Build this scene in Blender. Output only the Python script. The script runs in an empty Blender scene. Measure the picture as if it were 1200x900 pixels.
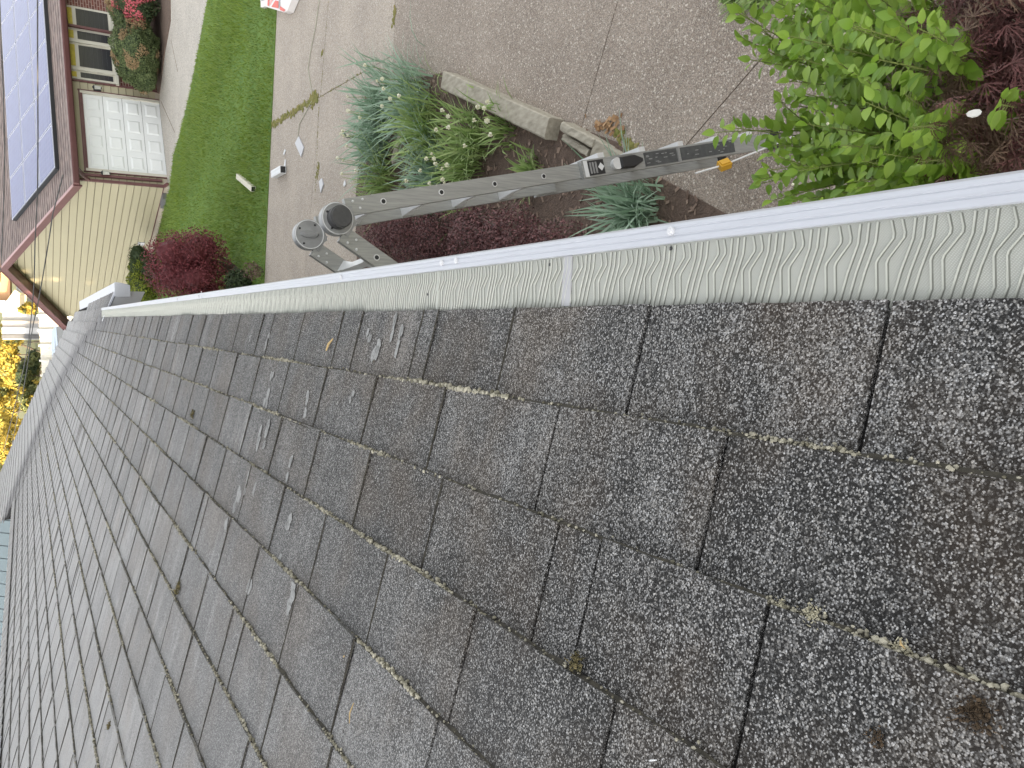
import bpy, bmesh, math, random
import numpy as np
from mathutils import Vector, Matrix, noise

SC = bpy.context.scene
COL = SC.collection
R = random.Random(7)
PI = math.pi
rad = math.radians

# ------------------------------------------------------------------ camera
CAM = Vector((0.0, 0.0, 3.85))
def nrm(v): return v.normalized()
FPX = 900.0                                     # focal length in photo pixels (1200 wide)
def camvec(u, v): return Vector((u-450, v-600, FPX))
_Y = nrm(camvec(526, 30)); _b = camvec(1526, -28)
_Z = nrm(_Y.cross(_b))
if _Z.y > 0: _Z = -_Z
_X = nrm(_Y.cross(_Z))
def towld(c): return Vector((_X.dot(c), _Y.dot(c), _Z.dot(c)))
Ru, Dn, Fw = towld(Vector((1,0,0))), towld(Vector((0,1,0))), towld(Vector((0,0,1)))
cd = bpy.data.cameras.new('camera'); cam = bpy.data.objects.new('camera', cd); COL.objects.link(cam)
m = Matrix((Dn, Ru, -Fw)).transposed().to_4x4(); m.translation = CAM   # phone held sideways: picture right is world down
cam.matrix_world = m
cd.sensor_fit = 'HORIZONTAL'; cd.sensor_width = 36; cd.lens = 36*FPX/1200
cd.clip_start = 0.02; cd.clip_end = 3000
SC.camera = cam
SC.render.resolution_x = 1024; SC.render.resolution_y = 768

# ------------------------------------------------------------------ world, sun, exposure
SUN_EL, SUN_AZ = rad(9.0), rad(240)             # low sun behind the ridge of the roof (azimuth clockwise from +Y)
w = bpy.data.worlds.new('World'); SC.world = w; w.use_nodes = True
nt = w.node_tree; nt.nodes.clear()
sky = nt.nodes.new('ShaderNodeTexSky'); sky.sky_type = 'NISHITA'; sky.sun_disc = False
sky.sun_elevation = SUN_EL; sky.sun_rotation = SUN_AZ; sky.air_density = 1.0; sky.dust_density = 3.0; sky.ozone_density = 0.6
hs = nt.nodes.new('ShaderNodeHueSaturation'); hs.inputs['Saturation'].default_value = 0.14
bg = nt.nodes.new('ShaderNodeBackground'); bg.inputs['Strength'].default_value = 0.15
wo = nt.nodes.new('ShaderNodeOutputWorld')
nt.links.new(sky.outputs[0], hs.inputs['Color']); nt.links.new(hs.outputs[0], bg.inputs[0]); nt.links.new(bg.outputs[0], wo.inputs[0])
sl = bpy.data.lights.new('sun', 'SUN'); so = bpy.data.objects.new('sun', sl); COL.objects.link(so)
sl.energy = 3.3; sl.angle = rad(0.5); sl.color = (1.0, 0.80, 0.52)
sd = Vector((math.sin(SUN_AZ)*math.cos(SUN_EL), math.cos(SUN_AZ)*math.cos(SUN_EL), math.sin(SUN_EL)))
so.rotation_euler = sd.to_track_quat('Z', 'Y').to_euler()
SC.view_settings.view_transform = 'Standard'; SC.view_settings.look = 'None'
SC.view_settings.exposure = 2.5; SC.view_settings.gamma = 1

# ------------------------------------------------------------------ measuring helpers (points on real planes)
def ray(ox, oy): return nrm(towld(camvec(900-oy, ox)))
def G(ox, oy, z=0.0):
    r = ray(ox, oy); return CAM + r*((z-CAM.z)/r.z)
def PL(ox, oy, p0, n):
    r = ray(ox, oy); return CAM + r*(n.dot(p0-CAM)/n.dot(r))
def AT(ox, oy, d): return CAM + ray(ox, oy)*d

# ------------------------------------------------------------------ materials
def mat(name, col, rough=0.7, var=None, vscale=8.0, vamt=1.0, bump=0.0, bscale=40.0, metal=0.0, spec=0.5, island=None, detail=6, coord='world', stretch=None):
    """plain procedural material: two colours mixed by noise, optional bump, optional per-piece variation"""
    M = bpy.data.materials.new(name); M.use_nodes = True
    T = M.node_tree; b = T.nodes['Principled BSDF']
    b.inputs['Roughness'].default_value = rough; b.inputs['Metallic'].default_value = metal
    b.inputs['Specular IOR Level'].default_value = spec
    b.inputs['Base Color'].default_value = (*col, 1)
    out = None
    geo = T.nodes.new('ShaderNodeNewGeometry'); vec = geo.outputs['Position']
    if stretch:
        mp = T.nodes.new('ShaderNodeMapping'); mp.inputs['Scale'].default_value = stretch
        T.links.new(vec, mp.inputs['Vector']); vec = mp.outputs[0]
    if var:
        n = T.nodes.new('ShaderNodeTexNoise'); n.inputs['Scale'].default_value = vscale; n.inputs['Detail'].default_value = detail
        T.links.new(vec, n.inputs['Vector'])
        r = T.nodes.new('ShaderNodeMapRange'); r.inputs[1].default_value = .5-.25/vamt; r.inputs[2].default_value = .5+.25/vamt
        T.links.new(n.outputs[0], r.inputs[0])
        mx = T.nodes.new('ShaderNodeMix'); mx.data_type = 'RGBA'
        mx.inputs[6].default_value = (*col, 1); mx.inputs[7].default_value = (*var, 1)
        T.links.new(r.outputs[0], mx.inputs[0]); out = mx.outputs[2]
    if island:
        mx = T.nodes.new('ShaderNodeMix'); mx.data_type = 'RGBA'; mx.inputs[7].default_value = (*island, 1)
        if out: T.links.new(out, mx.inputs[6])
        else: mx.inputs[6].default_value = (*col, 1)
        add = T.nodes.new('ShaderNodeMath'); add.operation = 'ADD'
        oi = T.nodes.new('ShaderNodeObjectInfo')
        T.links.new(geo.outputs['Random Per Island'], add.inputs[0]); T.links.new(oi.outputs['Random'], add.inputs[1])
        fr = T.nodes.new('ShaderNodeMath'); fr.operation = 'FRACT'; T.links.new(add.outputs[0], fr.inputs[0])
        T.links.new(fr.outputs[0], mx.inputs[0]); out = mx.outputs[2]
    if out: T.links.new(out, b.inputs['Base Color'])
    if bump:
        n2 = T.nodes.new('ShaderNodeTexNoise'); n2.inputs['Scale'].default_value = bscale; n2.inputs['Detail'].default_value = 5
        T.links.new(vec, n2.inputs['Vector'])
        bp = T.nodes.new('ShaderNodeBump'); bp.inputs['Strength'].default_value = bump; bp.inputs['Distance'].default_value = .02
        T.links.new(n2.outputs[0], bp.inputs['Height']); T.links.new(bp.outputs[0], b.inputs['Normal'])
    return M

def leafmat(name, c1, c2, rough=.5, trans=.25, spec=.4):
    M = mat(name, c1, rough, island=c2, spec=spec)
    T = M.node_tree; b = T.nodes['Principled BSDF']
    tr = T.nodes.new('ShaderNodeBsdfTranslucent'); mx = T.nodes.new('ShaderNodeMixShader'); mx.inputs[0].default_value = trans
    for l in list(T.links):
        if l.to_socket == b.inputs['Base Color']: T.links.new(l.from_socket, tr.inputs[0])
    o = T.nodes['Material Output']
    T.links.new(b.outputs[0], mx.inputs[1]); T.links.new(tr.outputs[0], mx.inputs[2]); T.links.new(mx.outputs[0], o.inputs[0])
    return M

def mow_tint(M):                               # long faint bands left by the mower, along the lawn strip
    T = M.node_tree; b = T.nodes['Principled BSDF']; src = b.inputs['Base Color'].links[0].from_socket
    geo = T.nodes.new('ShaderNodeNewGeometry'); mp = T.nodes.new('ShaderNodeMapping'); mp.inputs['Rotation'].default_value = (0, 0, .28); mp.inputs['Scale'].default_value = (.10, 1.15, 0)
    n = T.nodes.new('ShaderNodeTexNoise'); n.inputs['Scale'].default_value = 1.0; n.inputs['Detail'].default_value = 5
    T.links.new(geo.outputs['Position'], mp.inputs['Vector']); T.links.new(mp.outputs[0], n.inputs['Vector'])
    r = T.nodes.new('ShaderNodeMapRange'); r.inputs[1].default_value = .40; r.inputs[2].default_value = .62; T.links.new(n.outputs[0], r.inputs[0])
    mx = T.nodes.new('ShaderNodeMix'); mx.data_type = 'RGBA'; mx.inputs[7].default_value = (.19, .265, .032, 1)
    mu = T.nodes.new('ShaderNodeMath'); mu.operation = 'MULTIPLY'; mu.inputs[1].default_value = .6; T.links.new(r.outputs[0], mu.inputs[0])
    T.links.new(mu.outputs[0], mx.inputs[0]); T.links.new(src, mx.inputs[6])
    for l in list(src.links):
        if l.to_node != mx: T.links.new(mx.outputs[2], l.to_socket)

class NB_:                                     # node shorthand
    def __init__(s, M): s.T = M.node_tree
    def new(s, t, **kw):
        n = s.T.nodes.new(t)
        for k, v in kw.items(): setattr(n, k, v)
        return n
    def link(s, a, b): s.T.links.new(a, b)

def shingle_material():
    M = bpy.data.materials.new('shingle_granules'); M.use_nodes = True
    k = NB_(M); b = k.T.nodes['Principled BSDF']
    geo = k.new('ShaderNodeNewGeometry'); P = geo.outputs['Position']
    def voro(sc):
        v = k.new('ShaderNodeTexVoronoi'); v.inputs['Scale'].default_value = sc; v.inputs['Randomness'].default_value = 1
        k.link(P, v.inputs['Vector']); s = k.new('ShaderNodeSeparateColor'); k.link(v.outputs['Color'], s.inputs[0]); return s.outputs
    def nois(sc, det=4, stretch=None, rough=.55):
        n = k.new('ShaderNodeTexNoise'); n.inputs['Scale'].default_value = sc; n.inputs['Detail'].default_value = det; n.inputs['Roughness'].default_value = rough
        if stretch:
            mp = k.new('ShaderNodeMapping'); mp.inputs['Scale'].default_value = stretch; k.link(P, mp.inputs['Vector']); k.link(mp.outputs[0], n.inputs['Vector'])
        else: k.link(P, n.inputs['Vector'])
        return n.outputs[0]
    def math_(op, a, c, clamp=False):
        q = k.new('ShaderNodeMath', operation=op, use_clamp=clamp)
        for i, x in enumerate((a, c)):
            if x is None: continue
            if isinstance(x, (int, float)): q.inputs[i].default_value = x
            else: k.link(x, q.inputs[i])
        return q.outputs[0]
    def rng(x, a, c, lo=0., hi=1.):
        q = k.new('ShaderNodeMapRange'); k.link(x, q.inputs[0])
        for i, z in zip((1,2,3,4), (a, c, lo, hi)): q.inputs[i].default_value = z
        return q.outputs[0]
    def mix(f, a, c):
        q = k.new('ShaderNodeMix', data_type='RGBA')
        if isinstance(f, float): q.inputs[0].default_value = f
        else: k.link(f, q.inputs[0])
        for i, x in ((6, a), (7, c)):
            if isinstance(x, tuple): q.inputs[i].default_value = (*x, 1)
            else: k.link(x, q.inputs[i])
        return q.outputs[2]
    def voro2(sc):
        v = k.new('ShaderNodeTexVoronoi'); v.inputs['Scale'].default_value = sc; k.link(P, v.inputs['Vector'])
        s = k.new('ShaderNodeSeparateColor'); k.link(v.outputs['Color'], s.inputs[0]); return s.outputs, v.outputs['Distance']
    g1, d1 = voro2(640); g2, d2 = voro2(380)
    patch = nois(7, 5); mid = nois(30, 4); streak = nois(1, 5, (3.2, 30, 3.2)); brown = nois(5.3, 5); blue = nois(3.7, 3); fine = nois(1500, 2)
    oi = k.new('ShaderNodeObjectInfo')
    ri = k.new('ShaderNodeMath', operation='ADD'); k.link(geo.outputs['Random Per Island'], ri.inputs[0]); k.link(oi.outputs['Random'], ri.inputs[1])
    rf = math_('FRACT', ri.outputs[0], None)
    # every granule has its own grey; chalky patches and streaks raise the share of pale ones
    th = math_('ADD', math_('MULTIPLY', rng(patch, .40, .66), 1.25), math_('ADD', math_('MULTIPLY', rng(streak, .46, .72), 1.5), math_('MULTIPLY', rng(mid, .35, .7), .45)))
    th = math_('ADD', th, math_('MULTIPLY', math_('POWER', rf, 1.6), 1.5))
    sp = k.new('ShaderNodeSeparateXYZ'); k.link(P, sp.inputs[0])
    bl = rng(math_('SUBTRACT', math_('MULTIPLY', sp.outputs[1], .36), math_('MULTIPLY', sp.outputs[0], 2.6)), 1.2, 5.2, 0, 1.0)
    th = math_('ADD', th, math_('MULTIPLY', bl, 3.0))   # grazing-light brightening painted in towards the far, upper part
    ex = rng(th, 0.0, 4.4, 5.2, .40)
    v1 = math_('POWER', g1[0], ex)
    big = rng(math_('SUBTRACT', g2[0], math_('SUBTRACT', .935, math_('MULTIPLY', th, .045))), 0, .03)
    big = math_('MULTIPLY', big, rng(d2, .62, .40))
    val = math_('MAXIMUM', v1, math_('MULTIPLY', big, math_('ADD', g2[1], .25)))
    val = math_('MULTIPLY', val, rng(d1, .75, .25, .45, 1.))
    dark = mix(rng(brown, .44, .62), (.011, .0105, .0105), (.026, .019, .014))
    lightc = mix(g1[2], (.44, .42, .395), (.57, .57, .58))
    lightc = mix(math_('MULTIPLY', rng(brown, .47, .66), .42), lightc, (.33, .27, .21))
    c = mix(math_('MULTIPLY', val, .92), dark, lightc)
    c = mix(math_('MULTIPLY', bl, .5), c, (.43, .425, .43))  # pale wash belonging to the same painted brightening
    at = k.new('ShaderNodeAttribute', attribute_name='valley_band')
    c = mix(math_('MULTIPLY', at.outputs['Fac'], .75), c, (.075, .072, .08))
    k.link(c, b.inputs['Base Color'])
    b.inputs['Roughness'].default_value = .68; b.inputs['Specular IOR Level'].default_value = .22
    b.inputs['Sheen Weight'].default_value = .08; b.inputs['Sheen Roughness'].default_value = .16
    bp = k.new('ShaderNodeBump'); bp.inputs['Strength'].default_value = .8; bp.inputs['Distance'].default_value = .0012
    h = math_('SUBTRACT', math_('MULTIPLY', g1[2], .5), math_('MULTIPLY', d1, 1.2)); k.link(h, bp.inputs['Height']); k.link(bp.outputs[0], b.inputs['Normal'])
    return M

def aggregate_material(name, c1, c2, peb, sc=70., amt=.2):
    M = bpy.data.materials.new(name); M.use_nodes = True
    k = NB_(M); b = k.T.nodes['Principled BSDF']; b.inputs['Roughness'].default_value = .85
    geo = k.new('ShaderNodeNewGeometry'); P = geo.outputs['Position']
    n = k.new('ShaderNodeTexNoise'); n.inputs['Scale'].default_value = 1.3; n.inputs['Detail'].default_value = 8; k.link(P, n.inputs['Vector'])
    n3 = k.new('ShaderNodeTexNoise'); n3.inputs['Scale'].default_value = 22; n3.inputs['Detail'].default_value = 6; k.link(P, n3.inputs['Vector'])
    r = k.new('ShaderNodeMapRange'); k.link(n.outputs[0], r.inputs[0]); r.inputs[1].default_value = .35; r.inputs[2].default_value = .65
    mx = k.new('ShaderNodeMix', data_type='RGBA'); mx.inputs[6].default_value = (*c1, 1); mx.inputs[7].default_value = (*c2, 1); k.link(r.outputs[0], mx.inputs[0])
    r3 = k.new('ShaderNodeMapRange'); k.link(n3.outputs[0], r3.inputs[0]); r3.inputs[1].default_value = .45; r3.inputs[2].default_value = .75; r3.inputs[4].default_value = .6
    mx3 = k.new('ShaderNodeMix', data_type='RGBA'); k.link(mx.outputs[2], mx3.inputs[6]); mx3.inputs[7].default_value = tuple(x*.6 for x in c1)+(1,); k.link(r3.outputs[0], mx3.inputs[0])
    v = k.new('ShaderNodeTexVoronoi'); v.inputs['Scale'].default_value = sc; k.link(P, v.inputs['Vector'])
    s = k.new('ShaderNodeSeparateColor'); k.link(v.outputs['Color'], s.inputs[0])
    t = k.new('ShaderNodeMapRange'); k.link(s.outputs[0], t.inputs[0]); t.inputs[1].default_value = 1-amt; t.inputs[2].default_value = 1-amt+.06
    d = k.new('ShaderNodeMapRange'); k.link(v.outputs['Distance'], d.inputs[0]); d.inputs[1].default_value = .55; d.inputs[2].default_value = .3
    mu = k.new('ShaderNodeMath', operation='MULTIPLY'); k.link(t.outputs[0], mu.inputs[0]); k.link(d.outputs[0], mu.inputs[1])
    vf = k.new('ShaderNodeTexVoronoi'); vf.inputs['Scale'].default_value = sc*2.6; k.link(P, vf.inputs['Vector'])
    sf_ = k.new('ShaderNodeSeparateColor'); k.link(vf.outputs['Color'], sf_.inputs[0])
    pw = k.new('ShaderNodeMath', operation='POWER'); k.link(sf_.outputs[0], pw.inputs[0]); pw.inputs[1].default_value = 3.2
    m4 = k.new('ShaderNodeMix', data_type='RGBA'); k.link(pw.outputs[0], m4.inputs[0]); k.link(mx3.outputs[2], m4.inputs[6]); m4.inputs[7].default_value = tuple(x*1.0 for x in peb)+(1,)
    m5 = k.new('ShaderNodeMix', data_type='RGBA', blend_type='MULTIPLY'); m5.inputs[0].default_value = .55; k.link(m4.outputs[2], m5.inputs[6]); k.link(sf_.outputs[1], m5.inputs[7]); mx3 = m5
    m2 = k.new('ShaderNodeMix', data_type='RGBA'); k.link(mu.outputs[0], m2.inputs[0]); k.link(mx3.outputs[2], m2.inputs[6]); m2.inputs[7].default_value = (*peb, 1)
    k.link(m2.outputs[2], b.inputs['Base Color'])
    bp = k.new('ShaderNodeBump'); bp.inputs['Strength'].default_value = .5; bp.inputs['Distance'].default_value = .004
    k.link(s.outputs[1], bp.inputs['Height']); k.link(bp.outputs[0], b.inputs['Normal'])
    return M

def brick_material():
    M = bpy.data.materials.new('brickwork'); M.use_nodes = True
    k = NB_(M); b = k.T.nodes['Principled BSDF']; b.inputs['Roughness'].default_value = .85
    uv = k.new('ShaderNodeTexCoord')
    br = k.new('ShaderNodeTexBrick'); br.inputs['Scale'].default_value = 1
    br.inputs['Brick Width'].default_value = .22; br.inputs['Row Height'].default_value = .075; br.inputs['Mortar Size'].default_value = .010
    br.inputs['Color1'].default_value = (.15, .045, .032, 1); br.inputs['Color2'].default_value = (.085, .03, .025, 1); br.inputs['Mortar'].default_value = (.30, .22, .19, 1)
    k.link(uv.outputs['UV'], br.inputs['Vector']); k.link(br.outputs[0], b.inputs['Base Color'])
    return M

def solar_material():
    M = bpy.data.materials.new('solar_cells'); M.use_nodes = True
    k = NB_(M); b = k.T.nodes['Principled BSDF']; b.inputs['Roughness'].default_value = .22; b.inputs['Specular IOR Level'].default_value = .45
    uv = k.new('ShaderNodeTexCoord')
    br = k.new('ShaderNodeTexBrick'); br.offset = 0; br.inputs['Scale'].default_value = 1
    br.inputs['Brick Width'].default_value = .166; br.inputs['Row Height'].default_value = .166; br.inputs['Mortar Size'].default_value = .007
    br.inputs['Color1'].default_value = (.085, .095, .21, 1); br.inputs['Color2'].default_value = (.095, .11, .235, 1); br.inputs['Mortar'].default_value = (.13, .145, .26, 1)
    k.link(uv.outputs['UV'], br.inputs['Vector']); k.link(br.outputs[0], b.inputs['Base Color'])
    b.inputs['Coat Weight'].default_value = .12; b.inputs['Coat Roughness'].default_value = .15
    return M

def guard_material():
    M = bpy.data.materials.new('micromesh'); M.use_nodes = True
    k = NB_(M); b = k.T.nodes['Principled BSDF']; b.inputs['Roughness'].default_value = .55
    geo = k.new('ShaderNodeNewGeometry'); P = geo.outputs['Position']
    mp = k.new('ShaderNodeMapping'); mp.inputs['Rotation'].default_value = (0, 0, rad(38)); k.link(P, mp.inputs['Vector'])
    w1 = k.new('ShaderNodeTexWave'); w1.inputs['Scale'].default_value = 210; w1.inputs['Distortion'].default_value = .4; w1.bands_direction = 'X'; k.link(mp.outputs[0], w1.inputs['Vector'])
    w2 = k.new('ShaderNodeTexWave'); w2.inputs['Scale'].default_value = 150; w2.bands_direction = 'Y'; k.link(mp.outputs[0], w2.inputs['Vector'])
    mu = k.new('ShaderNodeMath', operation='MULTIPLY'); k.link(w1.outputs['Fac'], mu.inputs[0]); k.link(w2.outputs['Fac'], mu.inputs[1])
    n = k.new('ShaderNodeTexNoise'); n.inputs['Scale'].default_value = 14; n.inputs['Detail'].default_value = 6; k.link(P, n.inputs['Vector'])
    c0 = k.new('ShaderNodeMix', data_type='RGBA'); c0.inputs[6].default_value = (.325, .332, .30, 1); c0.inputs[7].default_value = (.265, .27, .24, 1); k.link(n.outputs[0], c0.inputs[0])
    c = k.new('ShaderNodeMix', data_type='RGBA'); k.link(mu.outputs[0], c.inputs[0]); k.link(c0.outputs[2], c.inputs[6]); c.inputs[7].default_value = (.41, .42, .385, 1)
    k.link(c.outputs[2], b.inputs['Base Color'])
    bp = k.new('ShaderNodeBump'); bp.inputs['Strength'].default_value = .35; bp.inputs['Distance'].default_value = .0008; k.link(mu.outputs[0], bp.inputs['Height']); k.link(bp.outputs[0], b.inputs['Normal'])
    return M

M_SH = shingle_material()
M_TAR = mat('asphalt_underlay', (.014, .013, .013), .95, spec=.1)
M_GUARD = guard_material()
M_RIDGE = mat('pressed_mesh_ridge', (.43, .44, .405), .5, (.38, .39, .355), 60)
M_RIDGE_SHADE = mat('mesh_ridge_shade', (.165, .17, .15), .85, (.12, .122, .105), 90)  # shade painted along the near side of every pressed ridge
M_WHITE = mat('white_gutter_paint', (.445, .46, .505), .38, (.38, .395, .435), 9, .8, stretch=(40, 1.2, 40))
M_STRIP = mat('joint_strip_grey', (.34, .34, .355), .5)
M_TRIM = mat('white_trim_paint', (.58, .59, .62), .45, (.50, .50, .52), 4)
M_STUCCO = mat('house_wall_paint', (.55, .54, .50), .8, (.5, .48, .45), 3)
M_ALU = mat('brushed_aluminium', (.42, .425, .41), .42, (.25, .255, .25), 6, .8, metal=.35, stretch=(25, 25, 1.5))
M_ALUB = mat('bright_aluminium', (.72, .73, .74), .4, (.60, .60, .60), 14, metal=.2)
M_HINGE = mat('hinge_grey_metal', (.34, .345, .35), .42, (.24, .245, .25), 25, metal=.3)
M_BLACK = mat('black_plastic', (.022, .022, .024), .5)
M_DKNOB = mat('dark_grey_knob', (.045, .045, .047), .65, (.07, .07, .07), 60)
M_LBL = mat('faded_label', (.045, .047, .050), .6, (.085, .09, .09), 40)
M_LBLW = mat('label_white', (.62, .63, .64), .5)
M_YEL = mat('yellow_plastic', (.55, .30, .02), .45)
M_CONC = aggregate_material('exposed_aggregate', (.42, .345, .280), (.30, .238, .190), (.60, .54, .47), 60., .12)
M_CONCT = aggregate_material('tan_aggregate', (.585, .495, .405), (.46, .385, .315), (.58, .54, .49), 60., .12)
M_CONCF = aggregate_material('pale_concrete', (.60, .55, .475), (.51, .465, .40), (.6, .58, .55), 30., .08)
M_JOINT = mat('joint_dirt', (.135, .11, .085), .95, (.19, .155, .115), 30, bump=.4)
M_JMOSS = leafmat('joint_moss', (.16, .17, .04), (.28, .24, .09), .9, .1)
M_SOIL = mat('bed_soil', (.085, .060, .046), .95, (.155, .108, .083), 18, bump=.9, bscale=60)
M_CHIP = mat('bark_chip', (.12, .075, .055), .9, island=(.30, .22, .17))
M_TIMBER = mat('weathered_timber', (.43, .395, .32), .85, (.25, .225, .175), 4, 1.0, bump=.18, bscale=40, stretch=(8, 3, 8))
M_GRND = mat('dry_ground', (.10, .12, .045), .95, (.15, .14, .07), 1.0)
M_LAWN = mat('lawn_soil', (.075, .15, .020), .95, (.12, .20, .03), 1.6, 1.2)
M_GRASS = leafmat('grass_blade', (.10, .18, .026), (.235, .30, .075), .55, .25)
mow_tint(M_GRASS)
M_STREET = mat('street_asphalt', (.12, .12, .125), .9, (.15, .15, .155), 4)
M_BEIGE = mat('beige_siding', (.40, .362, .245), .5, (.372, .338, .232), 1.4, island=(.385, .35, .238))
M_MAROON = mat('maroon_trim', (.105, .040, .042), .45, (.14, .06, .06), 3)
M_NROOF = mat('brown_shingle', (.27, .215, .195), .85, (.145, .115, .11), 1.0, 1.5, bump=.6, bscale=3, stretch=(3.2, 3.2, 22))
M_BRICK = brick_material(); M_SOLAR = solar_material()
M_SFRAME = mat('panel_frame', (.34, .355, .43), .4)
M_SDARK = mat('array_skirt', (.025, .028, .032), .5)
M_GDOOR = mat('garage_door_white', (.74, .76, .76), .45, (.68, .70, .70), 2)
M_WFRAME = mat('window_frame_cream', (.52, .50, .43), .5)
M_GLASS = mat('dark_glass', (.035, .036, .042), .12, spec=.8)
M_YREFL = mat('yellow_reflection', (.55, .46, .06), .7, (.35, .28, .05), 9)  # reflection painted as the colour of the upper panes
M_FOUND = mat('foundation', (.50, .44, .36), .85, (.42, .37, .30), 4)
M_WIRE = mat('cable_black', (.03, .03, .032), .6)

L_GREEN = leafmat('shrub_leaf', (.14, .26, .024), (.29, .43, .065), .42, .28)
L_TWIG = mat('twig_bark', (.10, .07, .045), .85, (.16, .12, .08), 30)
L_GTWIG = mat('green_twig', (.16, .20, .05), .7)
L_LACE = leafmat('laceleaf', (.085, .040, .036), (.20, .080, .078), .55, .2)
L_LACE2 = leafmat('laceleaf_brown', (.11, .070, .050), (.19, .125, .085), .55, .2)
L_BARB = leafmat('barberry_leaf', (.05, .022, .024), (.23, .105, .105), .6, .15)
L_DAFF = leafmat('daffodil_leaf', (.19, .30, .19), (.38, .50, .38), .45, .2)
L_DAFG = leafmat('daffodil_leaf_green', (.18, .29, .075), (.35, .44, .17), .5, .2)
L_PETAL = leafmat('pale_petal', (.70, .68, .48), (.80, .79, .66), .6, .3)
L_MAPLE = leafmat('burgundy_leaf', (.105, .024, .030), (.28, .068, .080), .6, .2)
L_BOX = leafmat('boxwood_leaf', (.055, .085, .030), (.135, .17, .065), .6, .15)
L_BOXB = leafmat('boxwood_dry', (.20, .145, .075), (.30, .21, .11), .7, .1)
L_AZAL = leafmat('azalea_flower', (.42, .06, .085), (.62, .17, .20), .6, .2)
L_ARB = leafmat('arborvitae', (.085, .125, .015), (.24, .27, .030), .7, .15)
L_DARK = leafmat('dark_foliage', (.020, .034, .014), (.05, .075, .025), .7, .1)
L_GOLD = leafmat('golden_foliage', (.30, .22, .035), (.50, .38, .07), .7, .3)
L_OLIVE = leafmat('olive_foliage', (.085, .10, .035), (.17, .18, .06), .7, .2)
M_BARK = mat('bark', (.075, .055, .042), .9, (.12, .095, .07), 14)

# ------------------------------------------------------------------ mesh helpers
class MB:
    def __init__(s): s.v = []; s.f = []; s.m = []; s.uv = None
    def add(s, vs, fs, mi=0):
        o = len(s.v); s.v.extend([tuple(x) for x in vs]); s.f.extend([tuple(i+o for i in q) for q in fs]); s.m.extend([mi]*len(fs)); return s
    def quad(s, a, b, c, d, mi=0): return s.add((a, b, c, d), ((0,1,2,3),), mi)
    def hexa(s, lo, hi, mi=0):                 # lo, hi: matching polygons, bottom and top
        n = len(lo); f = [tuple(range(n-1, -1, -1)), tuple(range(n, 2*n))]
        f += [(i, (i+1) % n, n+(i+1) % n, n+i) for i in range(n)]
        return s.add(list(lo)+list(hi), f, mi)
    def box(s, c, ax, ay, az, mi=0):           # centre and three half-axis vectors
        c, ax, ay, az = map(Vector, (c, ax, ay, az))
        lo = [c-ax-ay-az, c+ax-ay-az, c+ax+ay-az, c-ax+ay-az]; hi = [p+2*az for p in lo]
        return s.hexa(lo, hi, mi)
    def bar(s, a, b, up, wd, th, mi=0):        # bar from a to b, width wd across, th along up
        a, b, up = map(Vector, (a, b, up)); d = (b-a); l = d.length; d.normalize()
        sd = d.cross(up).normalized(); u = sd.cross(d).normalized()
        return s.box((a+b)/2, d*l/2, sd*wd/2, u*th/2, mi)
    def tube(s, pts, r, n=6, mi=0, caps=True):
        pts = [Vector(p) for p in pts]; rs = r if isinstance(r, (list, tuple)) else [r]*len(pts)
        vs = []; fs = []
        prev = None
        for i, p in enumerate(pts):
            t = (pts[min(i+1, len(pts)-1)]-pts[max(i-1, 0)]).normalized()
            if prev is None:
                a = Vector((0,0,1)) if abs(t.z) < .9 else Vector((1,0,0)); x = t.cross(a).normalized()
            else:
                x = (prev - t*prev.dot(t)).normalized()
            prev = x; y = t.cross(x)
            for j in range(n):
                an = 2*PI*j/n; vs.append(p+(x*math.cos(an)+y*math.sin(an))*rs[i])
        for i in range(len(pts)-1):
            for j in range(n): fs.append((i*n+j, i*n+(j+1) % n, (i+1)*n+(j+1) % n, (i+1)*n+j))
        if caps: fs.append(tuple(range(n-1, -1, -1))); fs.append(tuple((len(pts)-1)*n+j for j in range(n)))
        return s.add(vs, fs, mi)
    def ball(s, c, rx, ry=None, rz=None, seg=8, rings=5, jit=0., mi=0):
        ry = ry or rx; rz = rz or rx; c = Vector(c); vs = [c+Vector((0,0,-rz))]; fs = []
        for i in range(1, rings):
            a = -PI/2+PI*i/rings
            for j in range(seg):
                b = 2*PI*j/seg; k = 1+R.uniform(-jit, jit)
                vs.append(c+Vector((rx*math.cos(a)*math.cos(b)*k, ry*math.cos(a)*math.sin(b)*k, rz*math.sin(a)*k)))
        vs.append(c+Vector((0,0,rz))); L = len(vs)-1
        for j in range(seg): fs.append((0, 1+(j+1) % seg, 1+j)); fs.append((L, L-seg+j, L-seg+(j+1) % seg))
        for i in range(rings-2):
            for j in range(seg): fs.append((1+i*seg+j, 1+i*seg+(j+1) % seg, 1+(i+1)*seg+(j+1) % seg, 1+(i+1)*seg+j))
        return s.add(vs, fs, mi)
    def cyl(s, c, axis, r, h, n=20, mi=0, r2=None):
        c = Vector(c); ax = Vector(axis).normalized()
        return s.tube([c-ax*h/2, c+ax*h/2], [r, r if r2 is None else r2], n, mi)
    def mesh(s, name, mats, smooth=False):
        me = bpy.data.meshes.new(name); me.from_pydata(s.v, [], s.f); 
        for M in (mats if isinstance(mats, (list, tuple)) else [mats]): me.materials.append(M)
        if len(me.materials) > 1: me.polygons.foreach_set('material_index', s.m)
        if smooth: me.polygons.foreach_set('use_smooth', [True]*len(me.polygons))
        me.update(); return me
    def build(s, name, mats, parent=None, smooth=False, **kw):
        return link(name, s.mesh(name, mats, smooth), parent, **kw)

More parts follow.
